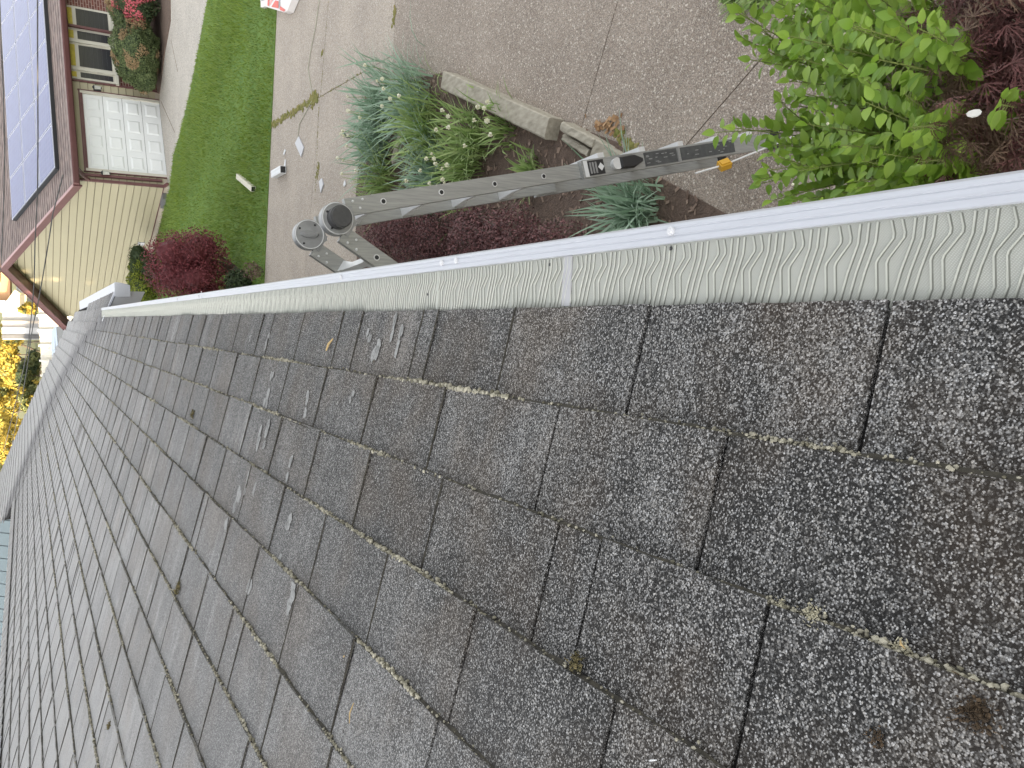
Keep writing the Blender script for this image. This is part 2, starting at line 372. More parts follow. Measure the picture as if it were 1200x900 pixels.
def link(name, me, parent=None, kind=None, label=None, category=None, group=None, loc=None):
    o = bpy.data.objects.new(name, me); COL.objects.link(o)
    if parent is not None:
        o.parent = parent
        if parent.parent is None: o.matrix_parent_inverse = Matrix.Translation(-parent.location)   # meshes are in world coordinates
    for k, v in (('kind', kind), ('label', label), ('category', category), ('group', group)):
        if v: o[k] = v
    if loc is not None: o.location = loc
    return o
def thing(name, loc, label, category, group=None):
    o = bpy.data.objects.new(name, None); COL.objects.link(o); o.location = loc; o.empty_display_size = .2
    o['label'] = label; o['category'] = category
    if group: o['group'] = group
    return o
def clip(poly, p, n):                          # keep side where (q-p).n >= 0 (2-D)
    out = []
    for i in range(len(poly)):
        a, b = poly[i], poly[(i+1) % len(poly)]
        da = (a[0]-p[0])*n[0]+(a[1]-p[1])*n[1]; db = (b[0]-p[0])*n[0]+(b[1]-p[1])*n[1]
        if da >= 0: out.append(a)
        if (da < 0) != (db < 0):
            t = da/(da-db); out.append((a[0]+(b[0]-a[0])*t, a[1]+(b[1]-a[1])*t))
    return out
def slab(poly, z0, z1, mb=None, mi=0):
    mb = mb or MB(); ar = sum(poly[i][0]*poly[(i+1) % len(poly)][1]-poly[(i+1) % len(poly)][0]*poly[i][1] for i in range(len(poly)))
    if ar < 0: poly = poly[::-1]
    return mb.hexa([(x, y, z0) for x, y in poly], [(x, y, z1) for x, y in poly], mi)
def inpoly(x, y, poly):
    c = False; n = len(poly)
    for i in range(n):
        x1, y1 = poly[i]; x2, y2 = poly[(i+1) % n]
        if (y1 > y) != (y2 > y) and x < (x2-x1)*(y-y1)/(y2-y1)+x1: c = not c
    return c

# ------------------------------------------------------------------ ground, paths, lawn
def ground_z(x, y): return 0 if y < 42 else min((y-42)*.055, 1.0+(y-60)*.0 if y > 60 else 99) if y < 62 else 1.0+max(0, y-66)*.11
gm = MB(); xs = [-1500, -400, -120, -60, -30, -10, 0, 10, 30, 60, 120, 400, 1500]; ys = [-1500, -200, -40, 0, 30, 42, 52, 60, 66, 90, 120, 160, 400, 1500]
for y in ys:
    for x in xs: gm.v.append((x, y, -.06+min(ground_z(x, y), 10)))
for j in range(len(ys)-1):
    for i in range(len(xs)-1):
        a = j*len(xs)+i; gm.f.append((a, a+1, a+1+len(xs), a+len(xs))); gm.m.append(0)
gm.build('ground', M_GRND, kind='structure')

g2 = lambda ox, oy: tuple(G(ox, oy)[:2])
LN1, LN2 = Vector(g2(325, 0)), Vector(g2(310, 330))           # near edge of the lawn
ld = (LN1-LN2).normalized()
LN1x = LN1+ld*9; LN2x = LN2-ld*4
far_edge = [g2(x, y) for x, y in ((246,-30), (243.7,0), (235,48), (224,105), (211,159), (204,181), (199.5,221), (196,232))]
lawn_poly = [tuple(LN2x), tuple(LN1x), (far_edge[0][0]+9, far_edge[0][1]-2)]+far_edge+[(1.2, 31.0), (-3.5, 33.0)]
slab(lawn_poly, -.20, .015).build('lawn_soil', M_LAWN, kind='structure')
# grass blades
pl = np.array(lawn_poly); rng = np.random.default_rng(3)
N = 62000
x = rng.uniform(-2.5, 9.5, N*2); y = rng.uniform(13.2, 31, N*2)
keep = rng.random(N*2) < np.clip(1.25-(y-13)/22, .25, 1)
x, y = x[keep], y[keep]
ins = np.zeros(len(x), bool)
for i in range(len(pl)):
    x1, y1 = pl[i]; x2, y2 = pl[(i+1) % len(pl)]
    c = ((y1 > y) != (y2 > y)) & (x < (x2-x1)*(y-y1)/(y2-y1+1e-12)+x1); ins ^= c
x, y = x[ins], y[ins]; n = len(x)
hgt = rng.uniform(.05, .10, n)*(1+.35*np.sin(x*1.7+y*.6)); an = rng.uniform(0, 2*PI, n); wdt = rng.uniform(.006, .013, n)
lean = rng.uniform(.2, .9, n)*hgt; la = rng.uniform(0, 2*PI, n)
V = np.empty((n, 3, 3)); V[:, 0] = np.stack([x-np.cos(an)*wdt, y-np.sin(an)*wdt, np.full(n, .01)], 1); V[:, 1] = np.stack([x+np.cos(an)*wdt, y+np.sin(an)*wdt, np.full(n, .01)], 1)
V[:, 2] = np.stack([x+np.cos(la)*lean, y+np.sin(la)*lean, .01+hgt], 1)
me = bpy.data.meshes.new('lawn_grass'); me.vertices.add(3*n); me.vertices.foreach_set('co', V.reshape(-1)); me.loops.add(3*n); me.loops.foreach_set('vertex_index', np.arange(3*n)); me.polygons.add(n); me.polygons.foreach_set('loop_start', np.arange(0, 3*n, 3)); me.polygons.foreach_set('loop_total', np.full(n, 3)); me.materials.append(M_GRASS); me.update(); me.validate()
link('lawn_grass', me, kind='stuff', label='mown green lawn grass strip between the driveways', category='grass')

# bed outline and the driveway slabs around it
bed = [g2(430, 105), g2(527, 84), g2(662, 143), g2(722, 166), g2(760, 200), (.55, 3.3), (-1.7, 3.3), (-1.7, 10.0), g2(418, 235)]
drive = [(-2.0, -4.0), (14, -4.0), tuple(LN1x), tuple(LN2x)]
slab([(-2.2, -4.2), (15, -4.2), (LN1x.x+.2, LN1x.y-.02), (LN2x.x, LN2x.y-.02)], -.25, -.006).build('driveway_bed', M_JOINT, kind='structure')
seams = [((320,145), (430,82)), ((385,0), (375,117)), ((707,60), (685,136)), ((878,85), (804,170)), ((463,0), (461,60))]
def L2(a, b):
    p, q = Vector(g2(*a)), Vector(g2(*b)); d = (q-p).normalized(); return p, Vector((-d.y, d.x))
polys = [drive]
seam_p, seam_n = L2(*seams[4])
if seam_n.y < 0: seam_n = -seam_n
def cen(q): return Vector((sum(p[0] for p in q)/len(q), sum(p[1] for p in q)/len(q)))
for i in (4, 0, 1, 2, 3):
    a, b = seams[i]
    p, nn = L2(a, b); out = []
    for q in polys:
        far_side = (cen(q)-seam_p).dot(seam_n) > 0
        if (i in (0, 1) and not far_side) or (i in (2, 3) and far_side): out.append(q); continue
        for sg in (1, -1):
            c = clip(q, (p+nn*sg*.0045), nn*sg)
            if len(c) >= 3:
                ar = abs(sum(c[k][0]*c[(k+1) % len(c)][1]-c[(k+1) % len(c)][0]*c[k][1] for k in range(len(c))))/2
                if ar > .02: out.append(c)
    polys = out
dw = bpy.data.objects.new('driveway', None); COL.objects.link(dw); dw['kind'] = 'structure'
for q in polys:
    cx, cy = sum(p[0] for p in q)/len(q), sum(p[1] for p in q)/len(q)
    slab(q, -.15, 0).build('concrete_slab', M_CONCT if (Vector((cx, cy))-seam_p).dot(seam_n) > 0 else M_CONC, dw)
slab(bed, -.2, .02).build('bed_soil', M_SOIL, kind='structure')
# cracks' moss: tufts in the joints
mm = MB()
def tuft_line(a, b, n, hw, r0, r1):
    p, q = G(*a), G(*b)
    for i in range(n):
        t = R.random(); c = p.lerp(q, t)+Vector((R.gauss(0, hw), R.gauss(0, hw), 0)); r = R.uniform(r0, r1)
        mm.ball(c, r, r*R.uniform(.6, 1.3), r*.45, 5, 3, .3)
tuft_line((318,147), (368,117), 260, .03, .012, .04); tuft_line((364,120), (372,115), 70, .05, .015, .05)
tuft_line((463,10), (461,28), 40, .02, .01, .03); tuft_line((378,60), (377,64), 14, .02, .01, .03); tuft_line((374,190), (371,212), 40, .03, .01, .025)
tuft_line((374,117), (369,240), 70, .008, .006, .012); tuft_line((385,0), (376,110), 60, .006, .005, .010); tuft_line((320,145), (430,82), 160, .008, .006, .014)
tuft_line((722,152), (745,185), 60, .03, .01, .03); tuft_line((312,0), (310,260), 0, .05, .03, .06)
mm.build('joint_moss', M_JMOSS, kind='stuff', label='mossy weeds growing in the driveway joints', category='moss')
# neighbour's pale driveway and walk
nd = [g2(200, -40), g2(200, 0), g2(200.5, 25), g2(194, 60), g2(187.5, 110), g2(187, 122), g2(196, 206), g2(197, 228)]+[(x+.02, y+.02) for x, y in far_edge[::-1][1:]]
slab(nd, -.2, .006).build('pale_driveway', M_CONCF, kind='structure')
ck = MB()
for a, b in (((201,48), (208.5,84)), ((188.5,118), (205,155))):
    p, q = G(*a), G(*b); ck.bar(p+Vector((0,0,.004)), q+Vector((0,0,.004)), (0,0,1), .025, .01)
ck.build('driveway_joint', M_JOINT, kind='structure')
slab([g2(200, -40), g2(200.5, 25), g2(194, 60), g2(187.5, 110), (7.2, 27.4), (16, 30.5)], -.2, .03).build('mulch_bed', M_SOIL, kind='structure')
# chips on the bed
cm = MB()
for i in range(2600):
    while True:
        px, py = R.uniform(.2, 3.2), R.uniform(3.3, 9.8)
        if inpoly(px, py, bed): break
    a = R.uniform(0, PI); l = R.uniform(.01, .03); wd_ = l*R.uniform(.25, .6); d = Vector((math.cos(a), math.sin(a), R.uniform(-.3, .3))); e = Vector((-d.y, d.x, R.uniform(-.3, .3)))
    c = Vector((px, py, .028)); cm.quad(c-d*l-e*wd_, c+d*l-e*wd_, c+d*l+e*wd_, c-d*l+e*wd_)
cm.build('bark_mulch', M_CHIP, kind='stuff', label='brown bark chips scattered over the planting bed', category='mulch')
# leaf litter beside the broken timbers and speckled stones on the slab
lm = MB()
for i in range(34):
    c = G(R.gauss(714, 10), R.gauss(146, 7))+Vector((0,0,.012)); a = R.uniform(0, PI); l = R.uniform(.012, .035); d = Vector((math.cos(a), math.sin(a), R.uniform(-.4,.4))); e = Vector((-d.y, d.x, R.uniform(-.4, .4)))
    lm.quad(c-d*l-e*l*.5, c+d*l-e*l*.5, c+d*l+e*l*.5, c-d*l+e*l*.5)
lm.build('leaf_litter', mat('dry_leaf', (.22, .11, .045), .8, island=(.36, .22, .11)), kind='stuff', label='dry orange leaf litter beside the broken timber', category='leaf litter')

# ------------------------------------------------------------------ this house: roof, gutter
H0 = .62
TH = rad(19.5)
SV = Vector((-math.cos(TH), 0, math.sin(TH))); NV = Vector((math.sin(TH), 0, math.cos(TH))); YV = Vector((0,1,0))
E0 = Vector((.021*H0, 0, CAM.z-H0))
def RP(s, y, n=0.): return E0+SV*s+YV*y+NV*n
house = thing('house', (0, 2, 0), 'house whose weathered grey shingle roof fills the foreground', 'house')
roof = MB()
RIDGE = 2.60
def crease_y(s): return float(np.interp(s, [-.3, 0, .12, .415, .775, 1.31, 2.05, 2.8], [7.7, 7.95, 8.9, 10.1, 11.1, 12.1, 12.7, 13.0]))
# deck under the shingles (dark underlay), both parts of the roof
nearC, farC = (-.245, 7.86), (-.15, 12.7)
sil = [(.10, 14.5), (1.27, 17.6), (2.16, 19.3), (3.86, 22.1), (5.2, 25.0)]
P2 = [(0.0, 8.05), nearC, farC]+sil+[(3.36, 14.4), (2.83, 12.15), (2.62, 12.0)]
main = [(-.02, -1.2), (RIDGE, -1.2), (RIDGE, 12.3), (.775, 11.1), (.415, 10.1), (0.0, 8.15)]
def slab_roof(poly, n0, n1, mb, mi=0):
    lo = [RP(s, y, n0) for s, y in poly]; hi = [RP(s, y, n1) for s, y in poly]
    mb.hexa(lo, hi, mi)
slab_roof(main[::-1], -.06, -.0015, roof); slab_roof(P2, -.06, -.0045, roof)
# back slope
b0, b1 = RP(RIDGE, -1.2, -.003), RP(RIDGE, 14.0, -.003)
bk = Vector((-math.cos(TH), 0, -math.sin(TH)))*3.2
roof.hexa([b0-NV*.05, b0+bk-Vector((0,0,.05)), b1+bk-Vector((0,0,.05)), b1-NV*.05], [b0, b0+bk, b1+bk, b1])
roof_o = roof.build('roof', M_TAR, house)
wl = MB(); 
wl.box((-3.6, 3.4, 1.62), (1.95, 0, 0), (0, 4.5, 0), (0, 0, 1.60)); wl.box((-3.3, 12, 1.6), (2.6, 0, 0), (0, 3.6, 0), (0, 0, 1.5))
wl.build('wall', M_STUCCO, house)

# shingles: rows of tabs
row_s = [.002, .135, .273, .416, .563, .720, .868, 1.022]
while row_s[-1] < RIDGE: row_s.append(row_s[-1]+.152)
row_joints = {0: [.376, .6665, .955, 1.203, 1.262, 1.556], 1: [.220, .510, .785, 1.095, 1.381], 2: [.418, .642, .722, 1.018], 3: [.270, .560, .838, 1.12]}
TABW = .289
def tab_mesh(seed):
    r = random.Random(seed); mb = MB(); n = 5
    lowt = []; lowb = []; upt = []; upb = []
    for i in range(n+1):
        t = i/n; j = r.uniform(-.006, .006)
        lift = 1+.18*r.uniform(-1, 1)
        lowt.append((j, t, lift)); lowb.append((j, t, -.8)); upt.append((1.07, t, .15)); upb.append((1.07, t, -.8))
    mb.v = lowt+lowb+upt+upb; k = n+1
    for i in range(n):
        mb.f += [(i, i+1, 2*k+i+1, 2*k+i), (k+i+1, k+i, i, i+1)[::-1] if False else (k+i, k+i+1, i+1, i)]
    mb.f += [(0, 2*k, 3*k, k), (n, k+n, 3*k+n, 2*k+n)]
    return mb
tabs = [tab_mesh(i) for i in range(10)]
TB = .0085
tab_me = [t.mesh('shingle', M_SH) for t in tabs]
cells = []
for i in range(len(row_s)-1):
    s0, s1 = row_s[i], row_s[i+1]
    js = list(row_joints.get(i, []))
    if not js: js = [.27+((i*.5) % 1)*TABW+R.uniform(-.02, .02)]
    while js[0] > -1.1: js.insert(0, js[0]-TABW+R.uniform(-.008, .008))
    while js[-1] < crease_y(s1)+.6:
        q = R.random(); js.append(js[-1]+(TABW*R.uniform(.22, .45) if q < .07 else TABW*R.uniform(.97, 1.03)))
    for a, b in zip(js[:-1], js[1:]): cells.append((s0, s1, a, b))
def dist(c): return (RP((c[0]+c[1])/2, (c[2]+c[3])/2)-CAM).length
def seen(c):
    p = RP((c[0]+c[1])/2, (c[2]+c[3])/2)-CAM; f = p.dot(Fw)
    return f > .05 and abs(p.dot(Dn)/f*FPX) < 690 and abs(p.dot(Ru)/f*FPX) < 540
vis = sorted([c for c in cells if seen(c) and c[3] < crease_y(c[0])-.1], key=dist)
near = vis[:300]; nearset = set(near)
Rb = Matrix((-SV, YV, NV)).transposed()        # local x down-slope
rot = Matrix((SV, YV, NV)).transposed().to_4x4()
for k, (s0, s1, a, b) in enumerate(near):
    o = bpy.data.objects.new('shingle', tab_me[k % 10]); COL.objects.link(o); o.parent = roof_o
    W_ = Matrix.Translation(RP(s0+R.uniform(-.002, .002), a+.0025)) @ rot @ Matrix.Diagonal((s1-s0, b-a-.0050, TB*R.uniform(.85, 1.3), 1))
    o.matrix_basis = W_
def bendn(s, y):                                # woven valley: the far part dips, then rises slightly
    d = (y-crease_y(s))*.55
    return .0
def valley_band(s, y):  # darker band along the valley, with a thinner line beside it
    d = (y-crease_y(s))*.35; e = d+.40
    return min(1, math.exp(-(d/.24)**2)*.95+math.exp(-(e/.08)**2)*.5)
fm = MB(); st = []
def add_tab(s0, s1, a, b, k, lift=1.):
    t = tabs[k % 10]; vs = []
    for (u, v_, n_) in t.v:
        s = s0+u*(s1-s0); y = a+v_*(b-a); vs.append(RP(s, y, n_*TB*lift+bendn(s, y))); st.append(valley_band(s, y))
    fm.add(vs, t.f)
for k, c in enumerate(cells):
    if c in nearset: continue
    if c[2] > crease_y(c[1])+.15: continue
    add_tab(c[0], c[1], c[2]+.002, c[3]-.002, k)
# far part of the roof, beyond the valley
polyP2 = P2
s = -.25
while s < 5.2:
    s1 = s+.152; a = 7.6+R.random()*TABW
    while a < 26:
        b = a+TABW*R.uniform(.95, 1.05); mid_ = (s+.07, (a+b)/2)
        if inpoly(mid_[0], mid_[1], polyP2) and (mid_[1] > crease_y(mid_[0])-.28 or mid_[0] < 0): add_tab(s, s1, a+.002, b-.002, R.randrange(10), 1.25)
        a = b
    s = s1
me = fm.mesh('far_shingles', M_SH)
at_ = me.attributes.new('valley_band', 'FLOAT', 'POINT'); at_.data.foreach_set('value', st)
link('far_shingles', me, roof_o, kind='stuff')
# ridge caps
capm = MB()
for q in range(1):
    prof = [(-.075, -.032), (-.04, -.008), (0, .004), (.04, -.008), (.075, -.032)]
    for yy in (0., .165):
        lift = .010 if yy == 0 else .004
        capm.v += [(px, yy, pz+lift) for px, pz in prof]
        capm.v += [(px, yy, pz+lift-.005) for px, pz in prof]
    for i in range(4):
        capm.f += [(i, i+1, 11+i, 10+i), (6+i, 5+i, 15+i, 16+i), (i+1, i, 5+i, 6+i)]
    capm.f += [(0, 10, 15, 5), (4, 9, 19, 14)]
    capm.m = [0]*len(capm.f)
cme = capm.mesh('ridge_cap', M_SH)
rp = RP(RIDGE, 0, .012)
for i in range(64):
    y = 2.6+i*.145
    o = link('ridge_cap', cme, roof_o); o.location = (rp.x, y, rp.z+.004)

# gutter with mesh guard
GX0, GX1, GX2 = E0.x-.03, .1335*H0, .1715*H0
GZ = E0.z
GY0, GY1 = -1.2, 8.32
prof = [(GX1-.001, .001), (GX1, .0042), (GX1+.0060, .0046), (GX1+.0064, .0040), (GX1+.0082, .0040), (GX1+.0086, .0046), (GX1+.0140, .0046), (GX1+.0144, .0041), (GX1+.0154, .0041), (GX1+.0158, .0046), (GX2-.006, .0046), (GX2-.003, .0032), (GX2, -.003), (GX2, -.018), (GX2-.006, -.03), (GX2-.012, -.05), (GX2-.03, -.075), (GX2-.042, -.095), (GX2-.042, -.11), (-.02, -.11), (-.02, -.108), (GX2-.045, -.108), (GX2-.005, -.012), (GX1-.001, -.001)]
def extrude(prof, ys, wob=0.):
    mb = MB(); n = len(prof)
    for y in ys: mb.v += [(x, y, GZ+z) for x, z in prof]
    for j in range(len(ys)-1):
        for i in range(n): mb.f.append((j*n+i, j*n+(i+1) % n, (j+1)*n+(i+1) % n, (j+1)*n+i))
    mb.f.append(tuple(range(n))); mb.f.append(tuple((len(ys)-1)*n+i for i in range(n-1, -1, -1)))
    mb.m = [0]*len(mb.f); return mb
gut = extrude(prof, [GY0, GY1]).build('gutter', M_WHITE, house)
# guard sheet and its pressed ridges
gd = MB(); PW = .0482
def gz(x): return GZ+.0045-(x-E0.x)*.05
gd.hexa([(GX0, GY0, gz(GX0)-.002), (GX1+.001, GY0, gz(GX1)-.002), (GX1+.001, GY1, gz(GX1)-.002), (GX0, GY1, gz(GX0)-.002)], [(GX0, GY0, gz(GX0)), (GX1+.001, GY0, gz(GX1)), (GX1+.001, GY1, gz(GX1)), (GX0, GY1, gz(GX0))])
gw = GX1-E0.x
straight = [(-.1, .017), (.35, .0095), (.72, .001), (.96, .0)]   # (across, along) in units of width and metres*..
zig = [(-.1, .0125), (.0, .011), (.12, .0085), (.45, .0105), (.50, .0095), (.74, -.0035), (.80, -.0038), (.96, -.0008)]
def ridge(pts, y, hgt=.0022, wd_=.0010):
    vs = []; fs = []; f2 = []; vg = []
    for (u, v_) in pts:
        x = E0.x+u*gw; yy = y+v_
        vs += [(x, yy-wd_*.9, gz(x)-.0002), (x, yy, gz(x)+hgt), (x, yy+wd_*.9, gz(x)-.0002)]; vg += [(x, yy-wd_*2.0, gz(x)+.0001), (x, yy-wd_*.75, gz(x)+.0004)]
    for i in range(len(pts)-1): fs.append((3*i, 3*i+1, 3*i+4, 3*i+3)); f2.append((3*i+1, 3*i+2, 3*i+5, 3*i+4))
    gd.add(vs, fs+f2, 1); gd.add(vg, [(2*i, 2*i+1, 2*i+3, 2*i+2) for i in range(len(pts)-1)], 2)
y = GY0+.1; k = 0
while y < GY1-.05:
    for q in range(3): ridge(straight, y+q*.0082)
    for q in range(2): ridge(zig, y+.0285+q*.0095)
    y += PW+.0015*math.sin(k*1.7); k += 1
guard = gd.build('gutter_guard', [M_GUARD, M_RIDGE, M_RIDGE_SHADE], house)
# joint strips between guard panels and the screws of the lip
jy = [PL(x, 340, E0, Vector((0,0,1))).y for x in (515, 667, 285)]
for i, yy in enumerate(jy):
    sm = MB(); wd_ = .010 if i == 1 else .003
    sm.hexa([(E0.x+.002, yy-wd_, gz(E0.x)-.001), (GX1-.001, yy-wd_, gz(GX1)-.001), (GX1-.001, yy+wd_, gz(GX1)-.001), (E0.x+.002, yy+wd_, gz(E0.x)-.001)], [(E0.x+.002, yy-wd_, gz(E0.x)+.0016), (GX1-.001, yy-wd_, gz(GX1)+.0016), (GX1-.001, yy+wd_, gz(GX1)+.0012), (E0.x+.002, yy+wd_, gz(E0.x)+.0012)])
    sm.build('joint_strip', M_STRIP if i == 1 else M_RIDGE, guard)
for px, py in ((787,268), (518,308), (535,304), (400,325), (233,350), (208,354)):
    p = PL(px, py, Vector((0,0,GZ+.0048)), Vector((0,0,1)))
    p.x = min(max(p.x, GX1+.010), GX2-.011)
    sm = MB(); sm.cyl((p.x, p.y, GZ+.0058), (0,0,1), .0052, .003, 12); sm.ball((p.x, p.y, GZ+.0072), .0036, .0036, .0016, 8, 4); sm.build('screw', M_TRIM, gut)
for px, py in ((258,362), (222,358), (642,310), (783,291), (500,345)):
    p = PL(px, py, Vector((0,0,GZ+.006)), Vector((0,0,1)))
    sm = MB(); sm.cyl((p.x, p.y, gz(p.x)+.001), (0,0,1), .0022, .0016, 8); sm.build('dark_hole', M_BLACK, guard)
# lip seam plate near the far end
sm = MB(); sm.box((GX1+.014, 3.36, GZ+.0052), (.0145,0,0), (0,.002,0), (0,0,.0008)); sm.build('lip_seam', M_TRIM, gut)
# far roof: rake board, drip edge, gutter with end cap
fr = MB(); a, b = RP(.05, 8.06), RP(-.25, 7.84)
fr.hexa([a-Vector((0,0,.24)), b-Vector((0,0,.24)), b+Vector((0,.03,-.20)), a+Vector((0,.03,-.20))], [a-Vector((0,0,.012)), b-Vector((0,0,.012)), b+Vector((0,.03,-.012)), a+Vector((0,.03,-.012))])
fr.build('rake_board', M_TRIM, house)
dm = MB(); up = NV
dm.bar(RP(.03, 8.05, .004), RP(-.25, 7.835, .004), NV, .035, .016); dm.build('drip_edge', M_WHITE, house)
g3 = MB(); n0 = RP(-.25, 7.81); n1 = RP(-.17, 12.72); d = (n1-n0).normalized(); ox_ = Vector((1,0,0)); ox_ = (ox_-d*ox_.dot(d)).normalized()
pf = [(-.05, .0), (-.04, .006), (.072, .006), (.080, 0), (.080, -.02), (.074, -.06), (.062, -.10), (.055, -.12), (-.05, -.12)]
for yy, p in ((0, n0), (1, n1)): g3.v += [p+ox_*q+Vector((0,0,z+.005)) for q, z in pf]
n_ = len(pf); g3.f = [tuple(range(n_-1, -1, -1)), tuple(range(n_, 2*n_))]+[(i, (i+1) % n_, n_+(i+1) % n_, n_+i) for i in range(n_)]; g3.m = [0]*len(g3.f)
g3.build('gutter', M_WHITE, house)
# box-end soffit between rake board and gutter
sb = MB(); sb.hexa([RP(.03,8.1)-Vector((0,0,.26)), RP(-.25,7.86)-Vector((0,0,.17)), RP(-.25,12.6)-Vector((0,0,.17)), RP(.03,12.6)-Vector((0,0,.26))], [RP(.03,8.1)-Vector((0,0,.07)), RP(-.25,7.86)-Vector((0,0,.07)), RP(-.25,12.6)-Vector((0,0,.07)), RP(.03,12.6)-Vector((0,0,.07))])
sb.build('soffit', M_TRIM, house)
# white vent post behind the roof ridge of the far part: small trim piece
# ---- moss, grit and lichen on the roof
M_GRIT = mat('moss_grit', (.085, .077, .050), .95, island=(.40, .375, .30))
gr = MB()
for i, s0 in enumerate(row_s[1:12], 1):
    y = .15
    while y < crease_y(s0)-1.2:
        dens = noise.noise(Vector((s0*7, y*2.2, 3.1)))
        step = R.expovariate(1)*(.0009 if dens > .0 else .0060)*(1+y*.55)
        y += step
        r = R.uniform(.0008, .0025)*(1+1.6*max(0, dens))*(.9 if y < .8 else 1.25)
        gr.ball(RP(s0-abs(R.gauss(0, .0026))+.0012, y, .0035+R.uniform(0, .0045)), r, r*R.uniform(.7, 1.5), r*R.uniform(.6, 1), 5, 3, .3)
M_DIRT_SHADE = mat('dirt_and_joint_shade', (.016, .0145, .012), .95, (.050, .044, .032), 90, 1.2)
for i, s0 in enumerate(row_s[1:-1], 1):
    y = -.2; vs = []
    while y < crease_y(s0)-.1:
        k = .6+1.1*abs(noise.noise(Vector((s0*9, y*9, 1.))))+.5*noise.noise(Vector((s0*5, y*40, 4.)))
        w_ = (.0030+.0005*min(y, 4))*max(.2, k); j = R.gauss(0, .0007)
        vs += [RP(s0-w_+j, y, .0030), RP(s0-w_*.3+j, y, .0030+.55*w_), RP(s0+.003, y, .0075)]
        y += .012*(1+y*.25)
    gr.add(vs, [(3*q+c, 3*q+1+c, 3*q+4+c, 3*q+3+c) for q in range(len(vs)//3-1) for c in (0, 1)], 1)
for (s0, s1, a, b) in cells:                    # dirt in the tab joints, with the gaps' shade painted in
    if a < .9 or a > crease_y(s0)-.2: continue
    n = 6; vs = []; ww = .0016+.0007*min(a, 6)
    for q in range(n+1):
        t = q/n; w_ = ww*R.uniform(.55, 1.25); j = R.gauss(0, .0006); nn = TB*((1-t)*1.0+t*.17)*1.22+.0012
        vs += [RP(s0+t*(s1-s0)*.985, a+j-w_, nn-.001), RP(s0+t*(s1-s0)*.985, a+j, nn+.0006), RP(s0+t*(s1-s0)*.985, a+j+w_, nn-.001)]
    gr.add(vs, [(3*q+c, 3*q+1+c, 3*q+4+c, 3*q+3+c) for q in range(n) for c in (0, 1)], 1)
gr.build('moss_grit', [M_GRIT, M_DIRT_SHADE], kind='stuff', label='dried moss and grit caught along the shingle course edges, with dirt and painted shade in the tab joints', category='moss')
def roof_at(ox, oy):
    p = PL(ox, oy, E0, NV); return (p-E0).dot(SV), p.y
def clump(ox, oy, r, n, mtl, lab, h=.5):
    s_, y_ = roof_at(ox, oy); c = RP(s_, y_, .006)
    mb = MB()
    for i in range(n):
        q = c+SV*R.gauss(0, r*.42)+YV*R.gauss(0, r*.42)+NV*abs(R.gauss(0, r*h*.4)); k = R.uniform(.06, .15)*r
        mb.ball(q, k, k*R.uniform(.7, 1.4), k*R.uniform(.7, 1.2), 5, 4, .3)
    for i in range(n//2):
        q = c+SV*R.gauss(0, r*.5)+YV*R.gauss(0, r*.5); t = q+NV*R.uniform(.2, .7)*r+SV*R.gauss(0, r*.2)+YV*R.gauss(0, r*.2); mb.tube([q, t], [.0007, .0003], 3)
    mb.build('moss_clump', mtl, label=lab, category='moss')
M_MB = mat('brown_moss', (.035, .024, .014), .95, island=(.085, .055, .03)); M_MG = mat('grey_lichen', (.25, .23, .16), .95, island=(.48, .45, .34)); M_MO = mat('olive_moss', (.05, .045, .018), .95, island=(.16, .13, .06))
clump(1153, 833, .0125, 420, M_MB, 'large round brown moss clump in the lower right corner of the roof', .35)
clump(1036, 864, .008, 60, M_MB, 'small brown moss clump just left of the largest round one')
clump(681, 778, .011, 70, M_MO, 'dark olive moss knob at the end of a narrow shingle')
clump(920, 710, .006, 40, M_MG, 'short pale grey lichen lump beside the upper end of a shingle joint')
clump(957, 722, .009, 70, M_MG, 'long pale grey lichen lump on the course edge beyond a shingle joint')
clump(1062, 762, .008, 60, M_MG, 'pale lichen lump with an orange twig on the course edge')
clump(228, 486, .018, 60, M_MO, 'dark brown moss smear on a far shingle under the gutter courses')
clump(212, 690, .020, 60, M_MO, 'dark moss streak along a joint in the left part of the roof')
clump(132, 850, .018, 50, M_MO, 'moss knob on the leftmost dark course edge')
M_LICH = mat('pale_lichen', (.31, .31, .305), .9, (.17, .17, .168), 260, 1.3)
lc = MB()
for px, py, l, wd_ in ((315,401,.05,.018),(295,398,.02,.01),(322,444,.05,.02),(314,470,.06,.018),(358,480,.05,.018),(317,500,.05,.022),(307,512,.06,.022),(312,525,.03,.016),(293,565,.05,.014),(303,570,.06,.012),(280,585,.09,.025),(275,600,.05,.02),(341,617,.05,.025),(340,550,.05,.02),(441,415,.05,.025),(435,398,.03,.016),(294,690,.05,.024),(347,695,.05,.022),(330,655,.03,.014),(210,420,.05,.02),(415,470,.02,.012),(468,375,.05,.014),(472,395,.06,.012)):
    s_, y_ = roof_at(px, py)
    for j in range(3):
        ss, yy = s_+R.gauss(0, l*.35), y_+R.gauss(0, wd_*.4); n = 11; l2 = l*R.uniform(.22, .42); w2 = wd_*R.uniform(.4, .75)
        i0 = max([i for i in range(len(row_s)) if row_s[i] <= ss] or [0]); e = (ss-row_s[i0])/(row_s[min(i0+1, len(row_s)-1)]-row_s[i0])
        ph = [R.uniform(.6, 1.1) for _ in range(n)]
        def hn(q):
            f = (q-row_s[i0])/max(.1, row_s[min(i0+1, len(row_s)-1)]-row_s[i0]); f = min(1, max(0, f)); return TB*(1.05*(1-f)+.15*f)*1.15+.0012
        pts = []
        for i in range(n):
            q = ss+l2*ph[i]*math.cos(2*PI*i/n); q = min(max(q, row_s[i0]+.004), row_s[min(i0+1, len(row_s)-1)]-.006); pts.append(RP(q, yy+w2*ph[i]*math.sin(2*PI*i/n), hn(q)))
        lc.add(pts, (tuple(range(n)),))
